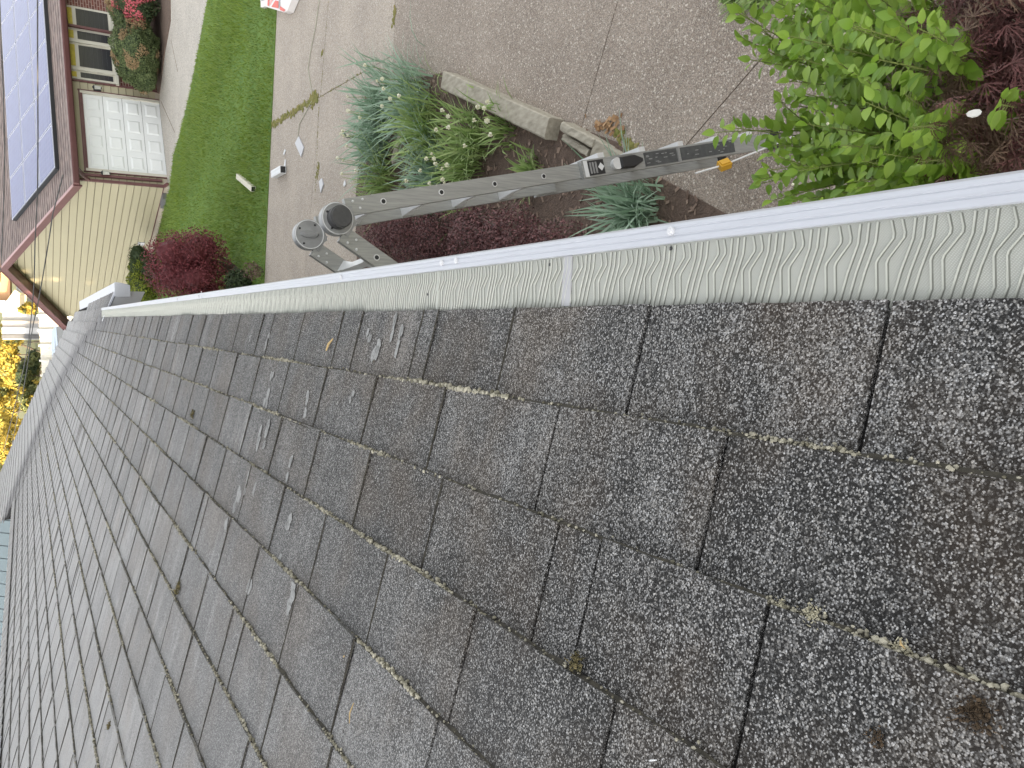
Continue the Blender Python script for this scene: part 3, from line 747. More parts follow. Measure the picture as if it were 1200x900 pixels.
lc.build('lichen', M_LICH, kind='stuff', label='pale grey lichen spots scattered on the shingles', category='lichen')
M_TWG = mat('straw', (.42, .30, .14), .8)
def straw(a, b, r, lab, mtl=M_TWG):
    (s0, y0), (s1, y1) = roof_at(*a), roof_at(*b); mb = MB(); mid_ = RP((s0+s1)/2, (y0+y1)/2, .011)
    mb.tube([RP(s0, y0, .008), mid_, RP(s1, y1, .008)], [r*.6, r, r*.5], 5); mb.build('straw', mtl, label=lab, category='twig')
straw((386,412), (394,398), .003, 'tan straw lying on the first row of shingles near the gutter')
straw((411,768), (409,772), .0016, 'bent yellow straw on a shingle below the middle of the roof')
straw((420,824), (415,848), .0012, 'thin pale straw along a shingle joint low on the roof')
straw((1062,752), (1068,762), .0009, 'tiny orange twig stuck in pale lichen at lower right')
straw((768,892), (777,891), .0010, 'white curled shred near the bottom edge of the roof', M_LBLW)

# ------------------------------------------------------------------ ladder
lad = thing('folding_ladder', G(905, 163), 'grey aluminium folding ladder standing open beside the gutter', 'ladder')
h1 = AT(394, 257, 3.31); h2dir = Vector((-.08, .997, 0)).normalized(); WD = .375
h2 = h1+h2dir*WD
foot = G(910, 172)
dr = (foot-h1); LR = dr.length; dr = (dr-h2dir*dr.dot(h2dir)).normalized()
dl = AT(480, 318, 1) - CAM; t_ = (h1-CAM).dot(h2dir)/dl.dot(h2dir); dl = (CAM+dl*t_-h1); dl = (dl-h2dir*dl.dot(h2dir)).normalized()
nr = h2dir.cross(dr).normalized()
if nr.x < 0: nr = -nr                        # outward face of the right-hand section
nl = h2dir.cross(dl).normalized()
if nl.x > 0: nl = -nl
def rail(name, p, d, nrm_, l0, l1, wd_, th, holes=(), mt=M_ALU):
    mb = MB(); a, b = p+d*l0, p+d*l1
    mb.box((a+b)/2, d*(l1-l0)/2, nrm_*wd_/2, h2dir*.002)            # web
    for s in (1, -1): mb.box((a+b)/2+nrm_*s*(wd_/2-.0015)+h2dir*(th/2+.0022)*1, d*(l1-l0)/2, nrm_*.0015, h2dir*th/2)
    o = mb.build(name, mt, lad)
    return o
def section(d, nn, tag_, LEN, split):
    h1, h2 = HH1+nn*.040, HH2+nn*.040
    for k, p in ((0, h1), (1, h2)):
        sgn = 1 if k == 0 else -1
        mb = MB()
        a, b = p+d*.05, p+d*split
        mb.box((a+b)/2, d*(split-.05)/2, nn*.036, h2dir*.013); r_ = mb.build('rail', M_ALU, lad)
        if LEN > split:
            mb = MB(); off = -sgn*h2dir*.022
            a, b = p+d*(split-.12)+off, p+d*LEN+off
            mb.box((a+b)/2, (b-a)/2, nn*.044, h2dir*.015); r2 = mb.build('outer_rail', M_ALU, lad)
            mb = MB(); mb.box(b+d*.03, d*.035, nn*.05, h2dir*.022); mb.build('foot_pad', M_BLACK, r2)
        # holes (rung ends), rivets
        q = .22
        while q < split-.08:
            mb = MB(); c = p+d*q-h2dir*(.0135); mb.cyl(c, h2dir, .0135, .004, 14); h_ = mb.build('rung_end_ring', M_ALUB, r_)
            mb = MB(); mb.cyl(c-h2dir*.0008, h2dir, .0095, .0045, 12); mb.build('rung_end_hole', M_BLACK, r_)
            q += .285
        for (e, f) in ((.085, .02), (.13, .022), (.11, -.012)):
            mb = MB(); mb.ball(p+d*e+nn*f-h2dir*.014, .0058, .0058, .0058, 8, 5); mb.build('rivet', M_ALUB, r_)
    q = .22
    while q < split-.08:
        mb = MB(); c0, c1 = h1+d*q+h2dir*.01, h2+d*q-h2dir*.01
        mb.box((c0+c1)/2, (c1-c0)/2, nn*.016, d*.014)
        for cc, s in ((c0, 1), (c1, -1)):                           # flared gusset where the rung meets the rail
            mb.hexa([cc-nn*.03-d*.03, cc-nn*.03+d*.03, cc+nn*.03+d*.03, cc+nn*.03-d*.03], [cc+h2dir*s*.10-nn*.016-d*.014, cc+h2dir*s*.10-nn*.016+d*.014, cc+h2dir*s*.10+nn*.016+d*.014, cc+h2dir*s*.10+nn*.016-d*.014])
        mb.build('rung', M_ALUB, lad); q += .285
    q = split+.02
    while q < LEN-.12:
        mb = MB(); c0, c1 = h1+d*q+nn*.042-h2dir*.03, h2+d*q+nn*.042+h2dir*.03
        mb.box((c0+c1)/2, (c1-c0)/2, nn*.028, d*.020); mb.build('outer_rung', M_ALUB, lad); q += .285
HH1, HH2 = h1, h2
section(dr, nr, 'right', LR-.06, 1.42)
section(dl, nl, 'left', 3.05, 1.40)
for k, p in ((0, h1), (1, h2)):
    hm = MB(); hm.cyl(p, h2dir, .068, .040, 40); hm.bar(p, p+dr*.075, h2dir, .082, .036); hm.bar(p, p+dl*.075, h2dir, .082, .034); hg = hm.build('hinge', M_HINGE, lad)
    rg = MB()
    rg.tube([p-h2dir*.0205+(dr*math.cos(a)+nr*math.sin(a))*.064 for a in [i*2*PI/40 for i in range(41)]], .0022, 5, caps=False); rg.build('hinge_rim', M_ALUB, hg)
    if k == 0:
        kn = MB(); kn.cyl(p-h2dir*.040, h2dir, .046, .045, 32, r2=.046); kn.cyl(p-h2dir*.064, h2dir, .040, .006, 32, r2=.044); kn.build('lock_knob', M_DKNOB, hg)
    else:
        kn = MB(); hd = (Vector((0,0,1))-h2dir*h2dir.z).normalized(); hx = hd.cross(h2dir)
        lo = [p-h2dir*.020+hd*math.cos(a)*.044+hx*math.sin(a)*.017 for a in [i*2*PI/24 for i in range(24)]]
        hi = [q-h2dir*.008-(q-(p-h2dir*.02))*.15 for q in lo]; kn.hexa(lo[::-1], hi[::-1])
        lo = [p-h2dir*.028+hd*math.cos(a)*.026+hx*math.sin(a)*.009 for a in [i*2*PI/20 for i in range(20)]]; hi = [q-h2dir*.004 for q in lo]; kn.hexa(lo[::-1], hi[::-1])
        kn.build('hinge_emblem', M_HINGE, hg)
    for a in (.8, 2.4, 3.9):
        rv = MB(); rv.ball(p-h2dir*.021+(dr*math.cos(a)+nr*math.sin(a))*.05, .005, .005, .005, 8, 5); rv.build('rivet', M_BLACK, hg)
# labels and lock on the near outer rail
fo = -h2dir*.0445
def on_rail(q, t, off=0): return h1+nr*.040+dr*q+nr*t-h2dir*(.022+.0165+off)
def plate(q0, q1, t0, t1, mt, name, off=0., par=lad):
    mb = MB(); mb.hexa([on_rail(q0,t0,off), on_rail(q1,t0,off), on_rail(q1,t1,off), on_rail(q0,t1,off)], [on_rail(q0,t0,off+.0015), on_rail(q1,t0,off+.0015), on_rail(q1,t1,off+.0015), on_rail(q0,t1,off+.0015)])
    return mb.build(name, mt, par)
w1 = plate(1.31, 1.335, -.040, .040, M_LBLW, 'warning_label'); w2 = plate(1.335, 1.44, -.036, .036, M_BLACK, 'warning_label')
for i in range(3): plate(1.345+i*.018, 1.356+i*.018, -.028, .028, M_HINGE, 'label_print', .002, w2)
mb = MB(); c = on_rail(1.418, 0, .003); mb.hexa([c-dr*.02, c+nr*.02, c+dr*.02, c-nr*.02], [c-dr*.02-h2dir*.001, c+nr*.02-h2dir*.001, c+dr*.02-h2dir*.001, c-nr*.02-h2dir*.001]); mb.build('label_diamond', M_LBLW, w2)
mb = MB(); mb.cyl(on_rail(1.51, 0, .012), h2dir, .030, .03, 24, r2=.026); mb.build('lock_ring', M_ALUB, lad)
mb = MB()
c = on_rail(1.60, 0, .02); mb.hexa([c-dr*.075-nr*.030, c+dr*.02-nr*.034, c+dr*.09-nr*.008, c+dr*.09+nr*.008, c+dr*.02+nr*.034, c-dr*.075+nr*.030], [q-h2dir*.022 for q in (c-dr*.07-nr*.024, c+dr*.02-nr*.026, c+dr*.07-nr*.005, c+dr*.07+nr*.005, c+dr*.02+nr*.026, c-dr*.07+nr*.024)]); mb.build('rung_lock', M_BLACK, lad)
s1 = plate(1.72, 1.96, -.036, .036, M_LBL, 'warning_label'); plate(1.965, 1.978, -.038, .038, M_HINGE, 'warning_label'); s2 = plate(1.99, 2.42, -.034, .034, M_LBL, 'warning_label')
for k in range(26):
    sx = R.choice([(1.73, 1.95, s1), (2.0, 2.41, s2)]); q = R.uniform(sx[0], sx[1]-.03); t = R.uniform(-.03, .026)
    plate(q, q+R.uniform(.012, .03), t, t+.004, M_HINGE, 'label_print', .002, sx[2])
# yellow clip and cord low on the ladder
cl = thing('yellow_clip', AT(849, 193, 3.75), 'yellow plastic clip on a thin cord low on the ladder', 'clip')
c = AT(849, 193, 3.75); a, b = AT(815, 203, 3.70), AT(930, 160, 3.95)
mb = MB(); dd = (b-a).normalized(); mb.bar(c-dd*.028, c+dd*.026, Vector((0,0,1)), .042, .03); mb.bar(c-dd*.022, c+dd*.020, Vector((0,0,1)), .026, .040); mb.build('clip_body', M_YEL, cl)
mb = MB(); mb.tube([a, c, b], .0045, 6); mb.build('cord', M_ALUB, cl)

# ------------------------------------------------------------------ timbers round the bed
def timber(a, b, wd_, hh, lab, tilt=0., seed=0, z0=0.0):
    A, B = G(*a), G(*b); d = (B-A).normalized(); sd_ = Vector((-d.y, d.x, 0)); n = 9; mb = MB(); r = random.Random(seed)
    L = (B-A).length
    for i in range(n+1):
        t = i/n; c = A+d*L*t; z1 = hh+tilt*t
        j = lambda s=.003: r.uniform(-s, s)
        e = .012
        mb.v += [c+sd_*(-wd_/2+j())+Vector((0,0,z0)), c+sd_*(-wd_/2+j())+Vector((0,0,z1-e)), c+sd_*(-wd_/2+e+j())+Vector((0,0,z1+j(.004))), c+sd_*(j())+Vector((0,0,z1+j(.005))), c+sd_*(wd_/2-e+j())+Vector((0,0,z1+j(.004))), c+sd_*(wd_/2+j())+Vector((0,0,z1-e)), c+sd_*(wd_/2+j())+Vector((0,0,z0))]
    for i in range(n):
        for k in range(7): mb.f.append((i*7+k, i*7+(k+1) % 7, (i+1)*7+(k+1) % 7, (i+1)*7+k))
    mb.f += [tuple(range(6, -1, -1)), tuple(n*7+k for k in range(7))]; mb.m = [0]*len(mb.f)
    return mb.build('landscape_timber', M_TIMBER, label=lab, category='timber', group='timbers edging the planting bed')
timber((533,96), (658,153), .175, .15, 'long grey timber edging the bed beside the daffodils', seed=1)
timber((672,150), (708,170), .075, .13, 'short split timber with a cracked top beyond the long timber end', tilt=-.02, seed=2)
timber((668,162), (698,181), .06, .08, 'narrow splintered timber strip on the bed side of the split one', tilt=.0, seed=3)
timber((706,175), (738,197), .15, .10, 'tilted timber stub nearest the ladder at the broken corner', tilt=-.04, seed=4)
timber((480,150), (468,192), .10, .10, 'timber crossing the bed under the daffodil leaves', seed=5)

# ------------------------------------------------------------------ daffodils and strap leaved plants
def strap(mb, base, h, az, lean, wd_, curl, mi=0):
    n = 4; d = Vector((math.cos(az), math.sin(az), 0)); sd_ = Vector((-d.y, d.x, 0)); vs = []
    for i in range(n+1):
        t = i/n; p = base+Vector((0,0,h*(t-curl*t*t*.55)))+d*(lean*h*t**1.7)
        k = wd_*(1 if i < n-1 else (.7 if i == n-1 else .08)); vs += [p-sd_*k, p+sd_*k]
    mb.add(vs, [(2*i, 2*i+1, 2*i+3, 2*i+2) for i in range(n)], mi)
def daffs(ox, oy, rx, n, h, lab, mtl, flowers=0, grp='daffodil clumps in the bed', cat='daffodils', name='daffodil_clump'):
    c = G(ox, oy, .02); t = thing(name, c, lab, cat, grp); mb = MB(); h = h*1.12
    for i in range(int(n*1.7)):
        b = c+Vector((R.gauss(0, rx*.52), R.gauss(0, rx*.52), 0)); out = (b-c); az = math.atan2(out.y, out.x)+R.gauss(0, .9)
        strap(mb, b, h*R.uniform(.6, 1.15), az, R.uniform(.1, 1.0), R.uniform(.006, .012), R.uniform(0, 1.1))
    mb.build('leaves', mtl, t)
    for i in range(flowers):
        b = c+Vector((R.gauss(0, rx*.6), R.gauss(0, rx*.6), 0)); tip = b+Vector((R.gauss(0, .06), R.gauss(0, .06), h*R.uniform(.85, 1.1)))
        fl = MB(); face = Vector((R.uniform(-.3, 1), R.uniform(-1, -.1), R.uniform(-.1, .6))).normalized(); x_ = face.cross(Vector((0,0,1))).normalized(); y_ = face.cross(x_)
        for k in range(6):
            a = k*PI/3; q = x_*math.cos(a)+y_*math.sin(a); p_ = x_*math.cos(a+PI/2)+y_*math.sin(a+PI/2); rr = .026
            fl.quad(tip, tip+q*rr*.6+p_*rr*.36+face*.004, tip+q*rr, tip+q*rr*.6-p_*rr*.36+face*.004)
        fl.cyl(tip+face*.012, face, .009, .026, 8, r2=.014); f_ = fl.build('flower', L_PETAL, t)
        sm = MB(); sm.tube([b, b.lerp(tip, .6)+Vector((.01, 0, .01)), tip], .003, 4); sm.build('stem', L_DAFG, f_)
daffs(452, 125, .34, 150, .42, 'blue-green daffodil clump at the far corner of the bed', L_DAFF, 5)
daffs(447, 170, .34, 150, .42, 'blue-green daffodil clump on the driveway side of the bed behind the stick', L_DAFF, 8)
daffs(490, 120, .34, 150, .42, 'daffodil clump at the upper end of the long timber', L_DAFF, 3)
daffs(455, 215, .30, 110, .36, 'yellow-green daffodil clump near the ladder hinge', L_DAFG, 1)
daffs(505, 155, .34, 150, .40, 'green daffodil clump in the middle of the bed', L_DAFG, 3)
daffs(510, 205, .34, 150, .36, 'grey-green leafy clump against the ladder rail', L_DAFF, 2)
daffs(560, 160, .26, 80, .34, 'open daffodil clump with several pale flowers by the timber', L_DAFG, 10)
daffs(550, 195, .28, 110, .38, 'deep green daffodil clump with white blooms nearest the bare soil', L_DAFG, 6)
daffs(595, 150, .16, 36, .26, 'sparse small white flowered clump beside the timber middle', L_DAFG, 7)
daffs(625, 205, .13, 70, .18, 'low pale green tuft on the bare mulch', L_DAFG, 0, cat='plant')
daffs(752, 248, .17, 120, .40, 'strap leaved plant between the ladder foot and the gutter', L_DAFF, 0, grp=None, cat='plant', name='strap_leaf_plant')

# ------------------------------------------------------------------ leaf clouds: shrubs and trees
def leafcloud(blobs, n, size, name, mtl, parent, mats2=None, frac=0., up=.3, shell=.55, core=0., core_mat=None):
    """n folded leaves spread through ellipsoids; more of them near the outside"""
    vol = [b[1]*b[2]*b[3] for b in blobs]; tot = sum(vol); V = []; F = []; MI = []
    for b, v in zip(blobs, vol):
        c = Vector(b[0])
        for i in range(int(n*v/tot)):
            d = Vector((R.gauss(0,1), R.gauss(0,1), R.gauss(0,1))).normalized(); rr = (shell+(1-shell)*R.random()**.6)
            rr *= 1+.16*noise.noise(d*2.3+c)+.10*noise.noise(d*6+c)
            p = c+Vector((d.x*b[1], d.y*b[2], d.z*b[3]))*rr
            nn = (d+Vector((R.gauss(0,.6), R.gauss(0,.6), R.gauss(0,.6)+up))).normalized(); x_ = nn.orthogonal().normalized(); a = R.uniform(0, 2*PI)
            y_ = nn.cross(x_); x2 = x_*math.cos(a)+y_*math.sin(a); y2 = nn.cross(x2); s_ = size*R.uniform(.6, 1.3)
            o = len(V); V += [p-x2*s_, p+y2*s_*.5-nn*s_*.15, p+x2*s_, p-y2*s_*.5-nn*s_*.15]; F += [(o, o+1, o+2), (o, o+2, o+3)]
            k = 1 if (mats2 and noise.noise(p*1.9) > frac) else 0
            MI += [k, k]
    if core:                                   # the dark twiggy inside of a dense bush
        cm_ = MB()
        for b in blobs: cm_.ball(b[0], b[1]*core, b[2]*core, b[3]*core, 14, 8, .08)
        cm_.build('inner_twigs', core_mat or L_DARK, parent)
    me = bpy.data.meshes.new(name); me.from_pydata(V, [], F); me.materials.append(mtl)
    if mats2: me.materials.append(mats2); me.polygons.foreach_set('material_index', MI)
    return link(name, me, parent)
def stems(base, tops, r, name, parent, mtl=None):
    mb = MB()
    for t in tops:
        t = Vector(t); m1 = Vector(base).lerp(t, .5)+Vector((R.gauss(0,.08), R.gauss(0,.08), 0))*(t-Vector(base)).length*.5
        mb.tube([base, m1, t], [r, r*.7, r*.3], 6)
    return mb.build(name, mtl or M_BARK, parent)
def shrub(name, ox, oy, wpx, hpx, mtl, lab, n, leaf, cat='shrub', blobs=5, mats2=None, frac=0., depth=None, group=None, z=0., tall=1.0, dpt=.9, core=.0, shell=.55, core_mat=None):
    """shrub whose foot stands on the ground at a photo point; width and height given by its size there"""
    b = G(ox, oy, z); d = (b-CAM).length; w_ = wpx*d/FPX; h_ = hpx*d/FPX
    fw = (b-CAM); fw.z = 0; fw.normalize(); c = b+fw*w_*.4*dpt; rt = Vector((fw.y, -fw.x, 0))
    t = thing(name, c, lab, cat, group); bl = [((c.x, c.y, z+h_*.52), w_*.42, w_*.42*dpt, h_*.48)]
    for i in range(blobs):
        a = 2*PI*i/blobs+R.random(); q = c+rt*math.cos(a)*w_*.26+fw*math.sin(a)*w_*.26*dpt
        bl.append(((q.x, q.y, z+h_*R.uniform(.35, .72)), w_*.24, w_*.24, h_*.28))
    leafcloud(bl, n, leaf, 'crown', mtl, t, mats2, frac, core=core, shell=shell, core_mat=core_mat)
    stems((c.x, c.y, z-.02), [Vector(q[0]) for q in bl[1:]], max(.012, w_*.02), 'trunk', t)
    return t
shrub('burgundy_shrub', 289, 317, 98, 102, L_MAPLE, 'round burgundy leaved shrub on the lawn beyond the gutter', 12000, .028, 'shrub', 7, core=.55, core_mat=L_MAPLE)
shrub('low_shrub', 300, 330, 34, 32, L_DARK, 'low dark green plant at the foot of the burgundy shrub', 1200, .035, 'plant', 3)
shrub('dry_hydrangea', 312, 318, 24, 26, leafmat('dry_flower', (.12,.08,.06), (.22,.16,.12), .9, .1), 'dry brown stalks at the lawn edge beside the burgundy shrub', 240, .030, 'plant', 3)
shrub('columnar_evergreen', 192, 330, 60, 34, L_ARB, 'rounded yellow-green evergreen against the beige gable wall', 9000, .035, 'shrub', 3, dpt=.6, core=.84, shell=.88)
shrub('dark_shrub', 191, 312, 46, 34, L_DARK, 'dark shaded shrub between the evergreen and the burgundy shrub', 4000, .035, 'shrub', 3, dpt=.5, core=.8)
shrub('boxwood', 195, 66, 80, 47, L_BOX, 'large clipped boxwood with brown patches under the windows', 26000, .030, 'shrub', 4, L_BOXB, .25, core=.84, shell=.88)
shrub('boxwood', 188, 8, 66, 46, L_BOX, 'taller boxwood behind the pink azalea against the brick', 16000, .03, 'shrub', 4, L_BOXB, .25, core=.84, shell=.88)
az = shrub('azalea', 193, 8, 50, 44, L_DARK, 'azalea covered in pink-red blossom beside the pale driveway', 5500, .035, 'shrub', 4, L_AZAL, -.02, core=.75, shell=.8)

# barberry under the ladder, seen just past the gutter
def leafmass(name, pts, leaf, mtl, lab, cat, dens=1., trunkz=0.):
    c = Vector(pts[0][0]); t = thing(name, (c.x, c.y, trunkz), lab, cat)
    leafcloud(pts, int(5200*dens), leaf, 'crown', mtl, t); stems((c.x, c.y, trunkz), [Vector(q[0]) for q in pts], .015, 'trunk', t); return t
def blob(ox, oy, z, rx, ry, rz): p = G(ox, oy, z); return ((p.x, p.y, z), rx, ry, rz)
leafmass('barberry', [blob(R.uniform(440, 665), 300-(R.uniform(440, 665)-440)*.15+R.uniform(-14, 14), R.uniform(.22, .5), R.uniform(.16, .3), R.uniform(.16, .3), R.uniform(.16, .3)) for _ in range(30)], .014, L_BARB, 'dark purple barberry mass below the open ladder', 'shrub', 5.0)

# ------------------------------------------------------------------ near shrub with large leaves
def leaf_mesh(seed):
    r = random.Random(seed); mb = MB(); L = 1.0; wv = r.uniform(.25, .33); dr_ = r.uniform(.05, .35); fo_ = r.uniform(.05, .22)
    st_ = [(0, .0), (.2, .75), (.45, 1.0), (.72, .70), (.9, .3), (1.0, 0)]
    for t, k in st_:
        z = -dr_*t*t
        mb.v += [(t, -wv*k, z+fo_*k*.6), (t, 0, z), (t, wv*k, z+fo_*k*.6)]
    for i in range(5):
        a = 3*i; mb.f += [(a, a+3, a+4, a+1), (a+1, a+4, a+5, a+2)]
    mb.m = [0]*len(mb.f); return mb.mesh('leaf', L_GREEN, True)
leaf_ms = [leaf_mesh(i) for i in range(8)]
leaf_stuff = MB()
def frame(p, d, up, s):
    d = d.normalized(); y_ = up.cross(d)
    if y_.length < 1e-3: y_ = d.orthogonal()
    y_.normalize(); z_ = d.cross(y_)
    return Matrix.Translation(p) @ Matrix((d, y_, z_)).transposed().to_4x4() @ Matrix.Scale(s, 4)
base_s = AT(1010, 175, 2.0); base_s = Vector((base_s.x+.10, base_s.y+.08, 0))
gs = thing('leafy_shrub', base_s, 'bright green broad leaved shrub rising beside the gutter', 'shrub')
tips = []
def tip(ox, oy, d): tips.append(AT(ox, oy, d))
for q in ((838,155,2.25),(862,150,2.2),(880,70,2.25),(905,20,2.2),(925,95,2.1),(905,170,2.15),(892,215,2.2),(905,235,2.15),(935,200,2.0),(940,50,2.0),(955,130,1.95),(965,235,2.0),(960,10,1.9),(985,75,1.85),(985,170,1.85),(1000,30,1.75),(1005,220,1.95),(1015,120,1.75),(1030,70,1.75),(1035,180,1.85),(1050,20,1.8),(1060,110,1.8),(1070,150,1.85),(1060,200,1.95),(1085,60,1.9),(1095,100,1.95),(1088,170,2.0),(1030,240,2.05),(940,-20,2.0),(1000,-30,1.9),(1060,-20,1.95),(1110,190,2.35),(1080,215,2.15),(960,90,2.2),(1000,140,2.15),(1040,130,2.1),(930,150,2.3),(970,190,2.3),(1020,60,2.15),(1075,120,2.2),(980,40,2.1),(1045,215,2.2),(1105,130,2.2), (915,120,2.2), (1100,30,2.0), (900,60,2.2), (890,35,2.25), (915,185,2.1), (900,200,2.15), (930,235,2.1), (945,110,2.05), (1095,50,2.1), (1090,140,2.15), (885,-10,2.15), (905,-25,2.1), (925,-15,2.05), (920,20,2.1), (950,-30,2.0), (870,15,2.25), (950,170,2.1), (1015,195,2.1)): tip(*q)
tw = MB(); leaves = []
hub = base_s+Vector((0,0,.9))
tips += [t + Vector((R.gauss(0,.05), R.gauss(0,.05), R.uniform(-.10, .04))) for t in tips[8:]]
for T_ in tips:
    h_ = hub+Vector((R.gauss(0,.07), R.gauss(0,.07), R.uniform(-.3, .3)))
    m1 = h_.lerp(T_, .5)+Vector((R.gauss(0,.07), R.gauss(0,.07), R.uniform(.02, .16)))
    pts = []
    for i in range(13):
        t = i/12; pts.append(h_*(1-t)**2+m1*2*t*(1-t)+T_*t*t)
    tw.tube(pts[:8], [.005*(1-i/12)+.0012 for i in range(8)], 5); tw.tube(pts[7:], [.005*(1-i/12)+.0011 for i in range(7, 13)], 5, 1)
    L = sum((pts[i+1]-pts[i]).length for i in range(12)); n = max(8, int(L*.62/.015)); 
    for j in range(n):
        t = .34+.66*(j+R.random()*.4)/n; t = min(t, 1.0); i = min(int(t*12), 11); p = pts[i].lerp(pts[i+1], t*12-i); ax = (pts[i+1]-pts[i]).normalized()
        sd_ = ax.cross(Vector((0,0,1))); sd_ = sd_.normalized() if sd_.length > .05 else Vector((1,0,0))
        d = ax*R.uniform(.3, 1.0)+sd_*(1 if j % 2 else -1)*R.uniform(.5, 1.1)+Vector((0,0,R.uniform(-.55, .25))); d.normalize()
        up = (Vector((0,0,1))+Vector((R.gauss(0,.4), R.gauss(0,.4), 0))).normalized(); sz = R.uniform(.028, .054)*(.75 if t > .9 else 1)
        p0 = p+d*.010; tw.tube([p, p0], .0009, 4, 1); leaves.append((p0, d, up, sz))
    leaves.append((T_, (pts[12]-pts[11]), Vector((0,0,1)), .035))
tw.add([hub], []); 
for a in range(7):
    an = a*.9; tw.tube([base_s+Vector((math.cos(an)*.08, math.sin(an)*.08, 0)), base_s+Vector((math.cos(an)*.12, math.sin(an)*.10, .5)), hub+Vector((math.cos(an)*.05, math.sin(an)*.05, .1))], [.012, .010, .006], 6)
tw.build('twigs', [L_TWIG, L_GTWIG], gs)
leaves.sort(key=lambda l: (l[0]-CAM).length)
for k, (p, d, up, sz) in enumerate(leaves):
    Mx = frame(p, d, up, sz)
    if k < 300:
        o = bpy.data.objects.new('leaf', leaf_ms[k % 8]); COL.objects.link(o); o.parent = gs; o.matrix_parent_inverse = Matrix.Translation(-gs.location); o.matrix_basis = Mx
    else:
        me = leaf_ms[k % 8]; leaf_stuff.add([Mx @ v.co for v in me.vertices], [tuple(q.vertices) for q in me.polygons])
leaf_stuff.build('inner_leaves', L_GREEN, gs, True, kind='stuff')
fl = MB()
for px, py in ((929,216), (970,145), (965,70), (990, 40)): fl = MB(); fl.ball(AT(px, py, 1.88), .0035, .0035, .003, 6, 4); fl.build('tiny_flower', L_PETAL, gs)
# low weeds at the picture's upper edge beyond the slab
wd = thing('weed_patch', G(878, 2), 'low green weeds at the driveway edge above the leafy shrub', 'weeds'); mb = MB()
for i in range(500):
    b = G(R.uniform(850, 905), R.uniform(-40, 10)); strap(mb, b, R.uniform(.04, .14), R.uniform(0, 6.3), R.uniform(.2, 1.), .006, .4)
mb.build('blades', L_DAFG, wd)

# ------------------------------------------------------------------ laceleaf maple
def lace_mesh(seed):
    r = random.Random(seed); mb = MB()
    for k in range(7):
        a = (k-3)*.42+r.uniform(-.08, .08); L = (1.0-.10*abs(k-3))*r.uniform(.85, 1.1); dz = -r.uniform(.1, .4)
        d = Vector((math.cos(a), math.sin(a), 0)); s_ = Vector((-d.y, d.x, 0)); w_ = .024
        p0 = Vector((0,0,0)); p1 = d*L*.5+Vector((0,0,dz*.2)); p2 = d*L+Vector((0,0,dz))
        mb.add([p0-s_*w_*.4, p0+s_*w_*.4, p1+s_*w_, p2, p1-s_*w_], [(0, 1, 2, 4), (4, 2, 3)])
        for q in (.3, .5, .7):                      # side teeth
            c = d*L*q+Vector((0,0,dz*q*q))
            for sg in (1, -1): mb.add([c-d*.03, c+d*.05, c+s_*sg*.10*L+d*.17*L], [(0, 1, 2)])
    return mb.mesh('leaf', L_LACE)
lace_ms = [lace_mesh(i) for i in range(6)]
lace_mb = []
for m0 in lace_ms[3:]: m0.materials[0] = L_LACE2
cb = AT(1150, 120, 2.2); cb = Vector((cb.x+.05, cb.y-.1, 0))
lt = thing('laceleaf_maple', cb, 'dark red laceleaf maple at the right edge beside the gutter', 'tree')
ll = []; bt = MB()
hubm = cb+Vector((0,0,1.2)); bt.tube([cb, cb+Vector((.05,0,.6)), hubm], [.035, .028, .02], 8)
for i in range(190):
    px, py, d = R.uniform(1075, 1320), R.uniform(-110, 215), R.uniform(1.85, 2.45)
    if px < 1105 and py > 170: continue
    T_ = AT(px, py, d); m1 = hubm.lerp(T_, .55)+Vector((0,0,.12)); pts = [hubm*(1-t)**2+m1*2*t*(1-t)+T_*t*t for t in [j/8 for j in range(9)]]
    bt.tube(pts, [.006*(1-j/8)+.0012 for j in range(9)], 5)
    out = (T_-hubm); out.z = 0; out.normalize()
    for j in range(46):
        t = R.uniform(.45, 1.0); k = min(int(t*8), 7); p = pts[k].lerp(pts[k+1], t*8-k)+Vector((R.gauss(0,.035), R.gauss(0,.035), R.gauss(0,.02)))
        dd = (out*R.uniform(.2, 1.)+Vector((R.gauss(0,.8), R.gauss(0,.8), R.uniform(-.7, .0)))).normalized(); ll.append((p, dd, R.uniform(.036, .066)))
bt.build('trunk', M_BARK, lt)
def vis_px(p):
    q = p-CAM; f = q.dot(Fw); return abs(q.dot(Dn)/f*FPX) < 600 and abs(q.dot(Ru)/f*FPX) < 450
ll.sort(key=lambda l: (0 if vis_px(l[0]) else 1, (l[0]-CAM).length)); ls = {0: MB(), 1: MB()}
for k, (p, d, sz) in enumerate(ll):
    Mx = frame(p, d, (Vector((0,0,1))+Vector((R.gauss(0,.35), R.gauss(0,.35), 0))).normalized(), sz); mi_ = (0 if noise.noise(p*5) > -.04 else 3)+R.randrange(3); me = lace_ms[mi_]
    if k < 300:
        o = bpy.data.objects.new('leaf', me); COL.objects.link(o); o.parent = lt; o.matrix_parent_inverse = Matrix.Translation(-lt.location); o.matrix_basis = Mx
    else: ls[0].add([Mx @ v.co for v in me.vertices], [tuple(q.vertices) for q in me.polygons], mi_//3)
ls[0].build('inner_leaves', [L_LACE, L_LACE2], lt, kind='stuff')
pt = MB(); c = AT(1142, 133, 1.84); n = 9
pt.hexa([c+Vector((math.cos(a)*.008, math.sin(a)*.014, 0)) for a in [i*2*PI/n for i in range(n)]], [c+Vector((math.cos(a)*.007, math.sin(a)*.012, .004*math.sin(a)+.004)) for a in [i*2*PI/n for i in range(n)]]); pt.build('petal', mat('white_petal', (.75,.74,.70), .6), label='single white petal resting on the dark red laceleaf maple', category='petal')

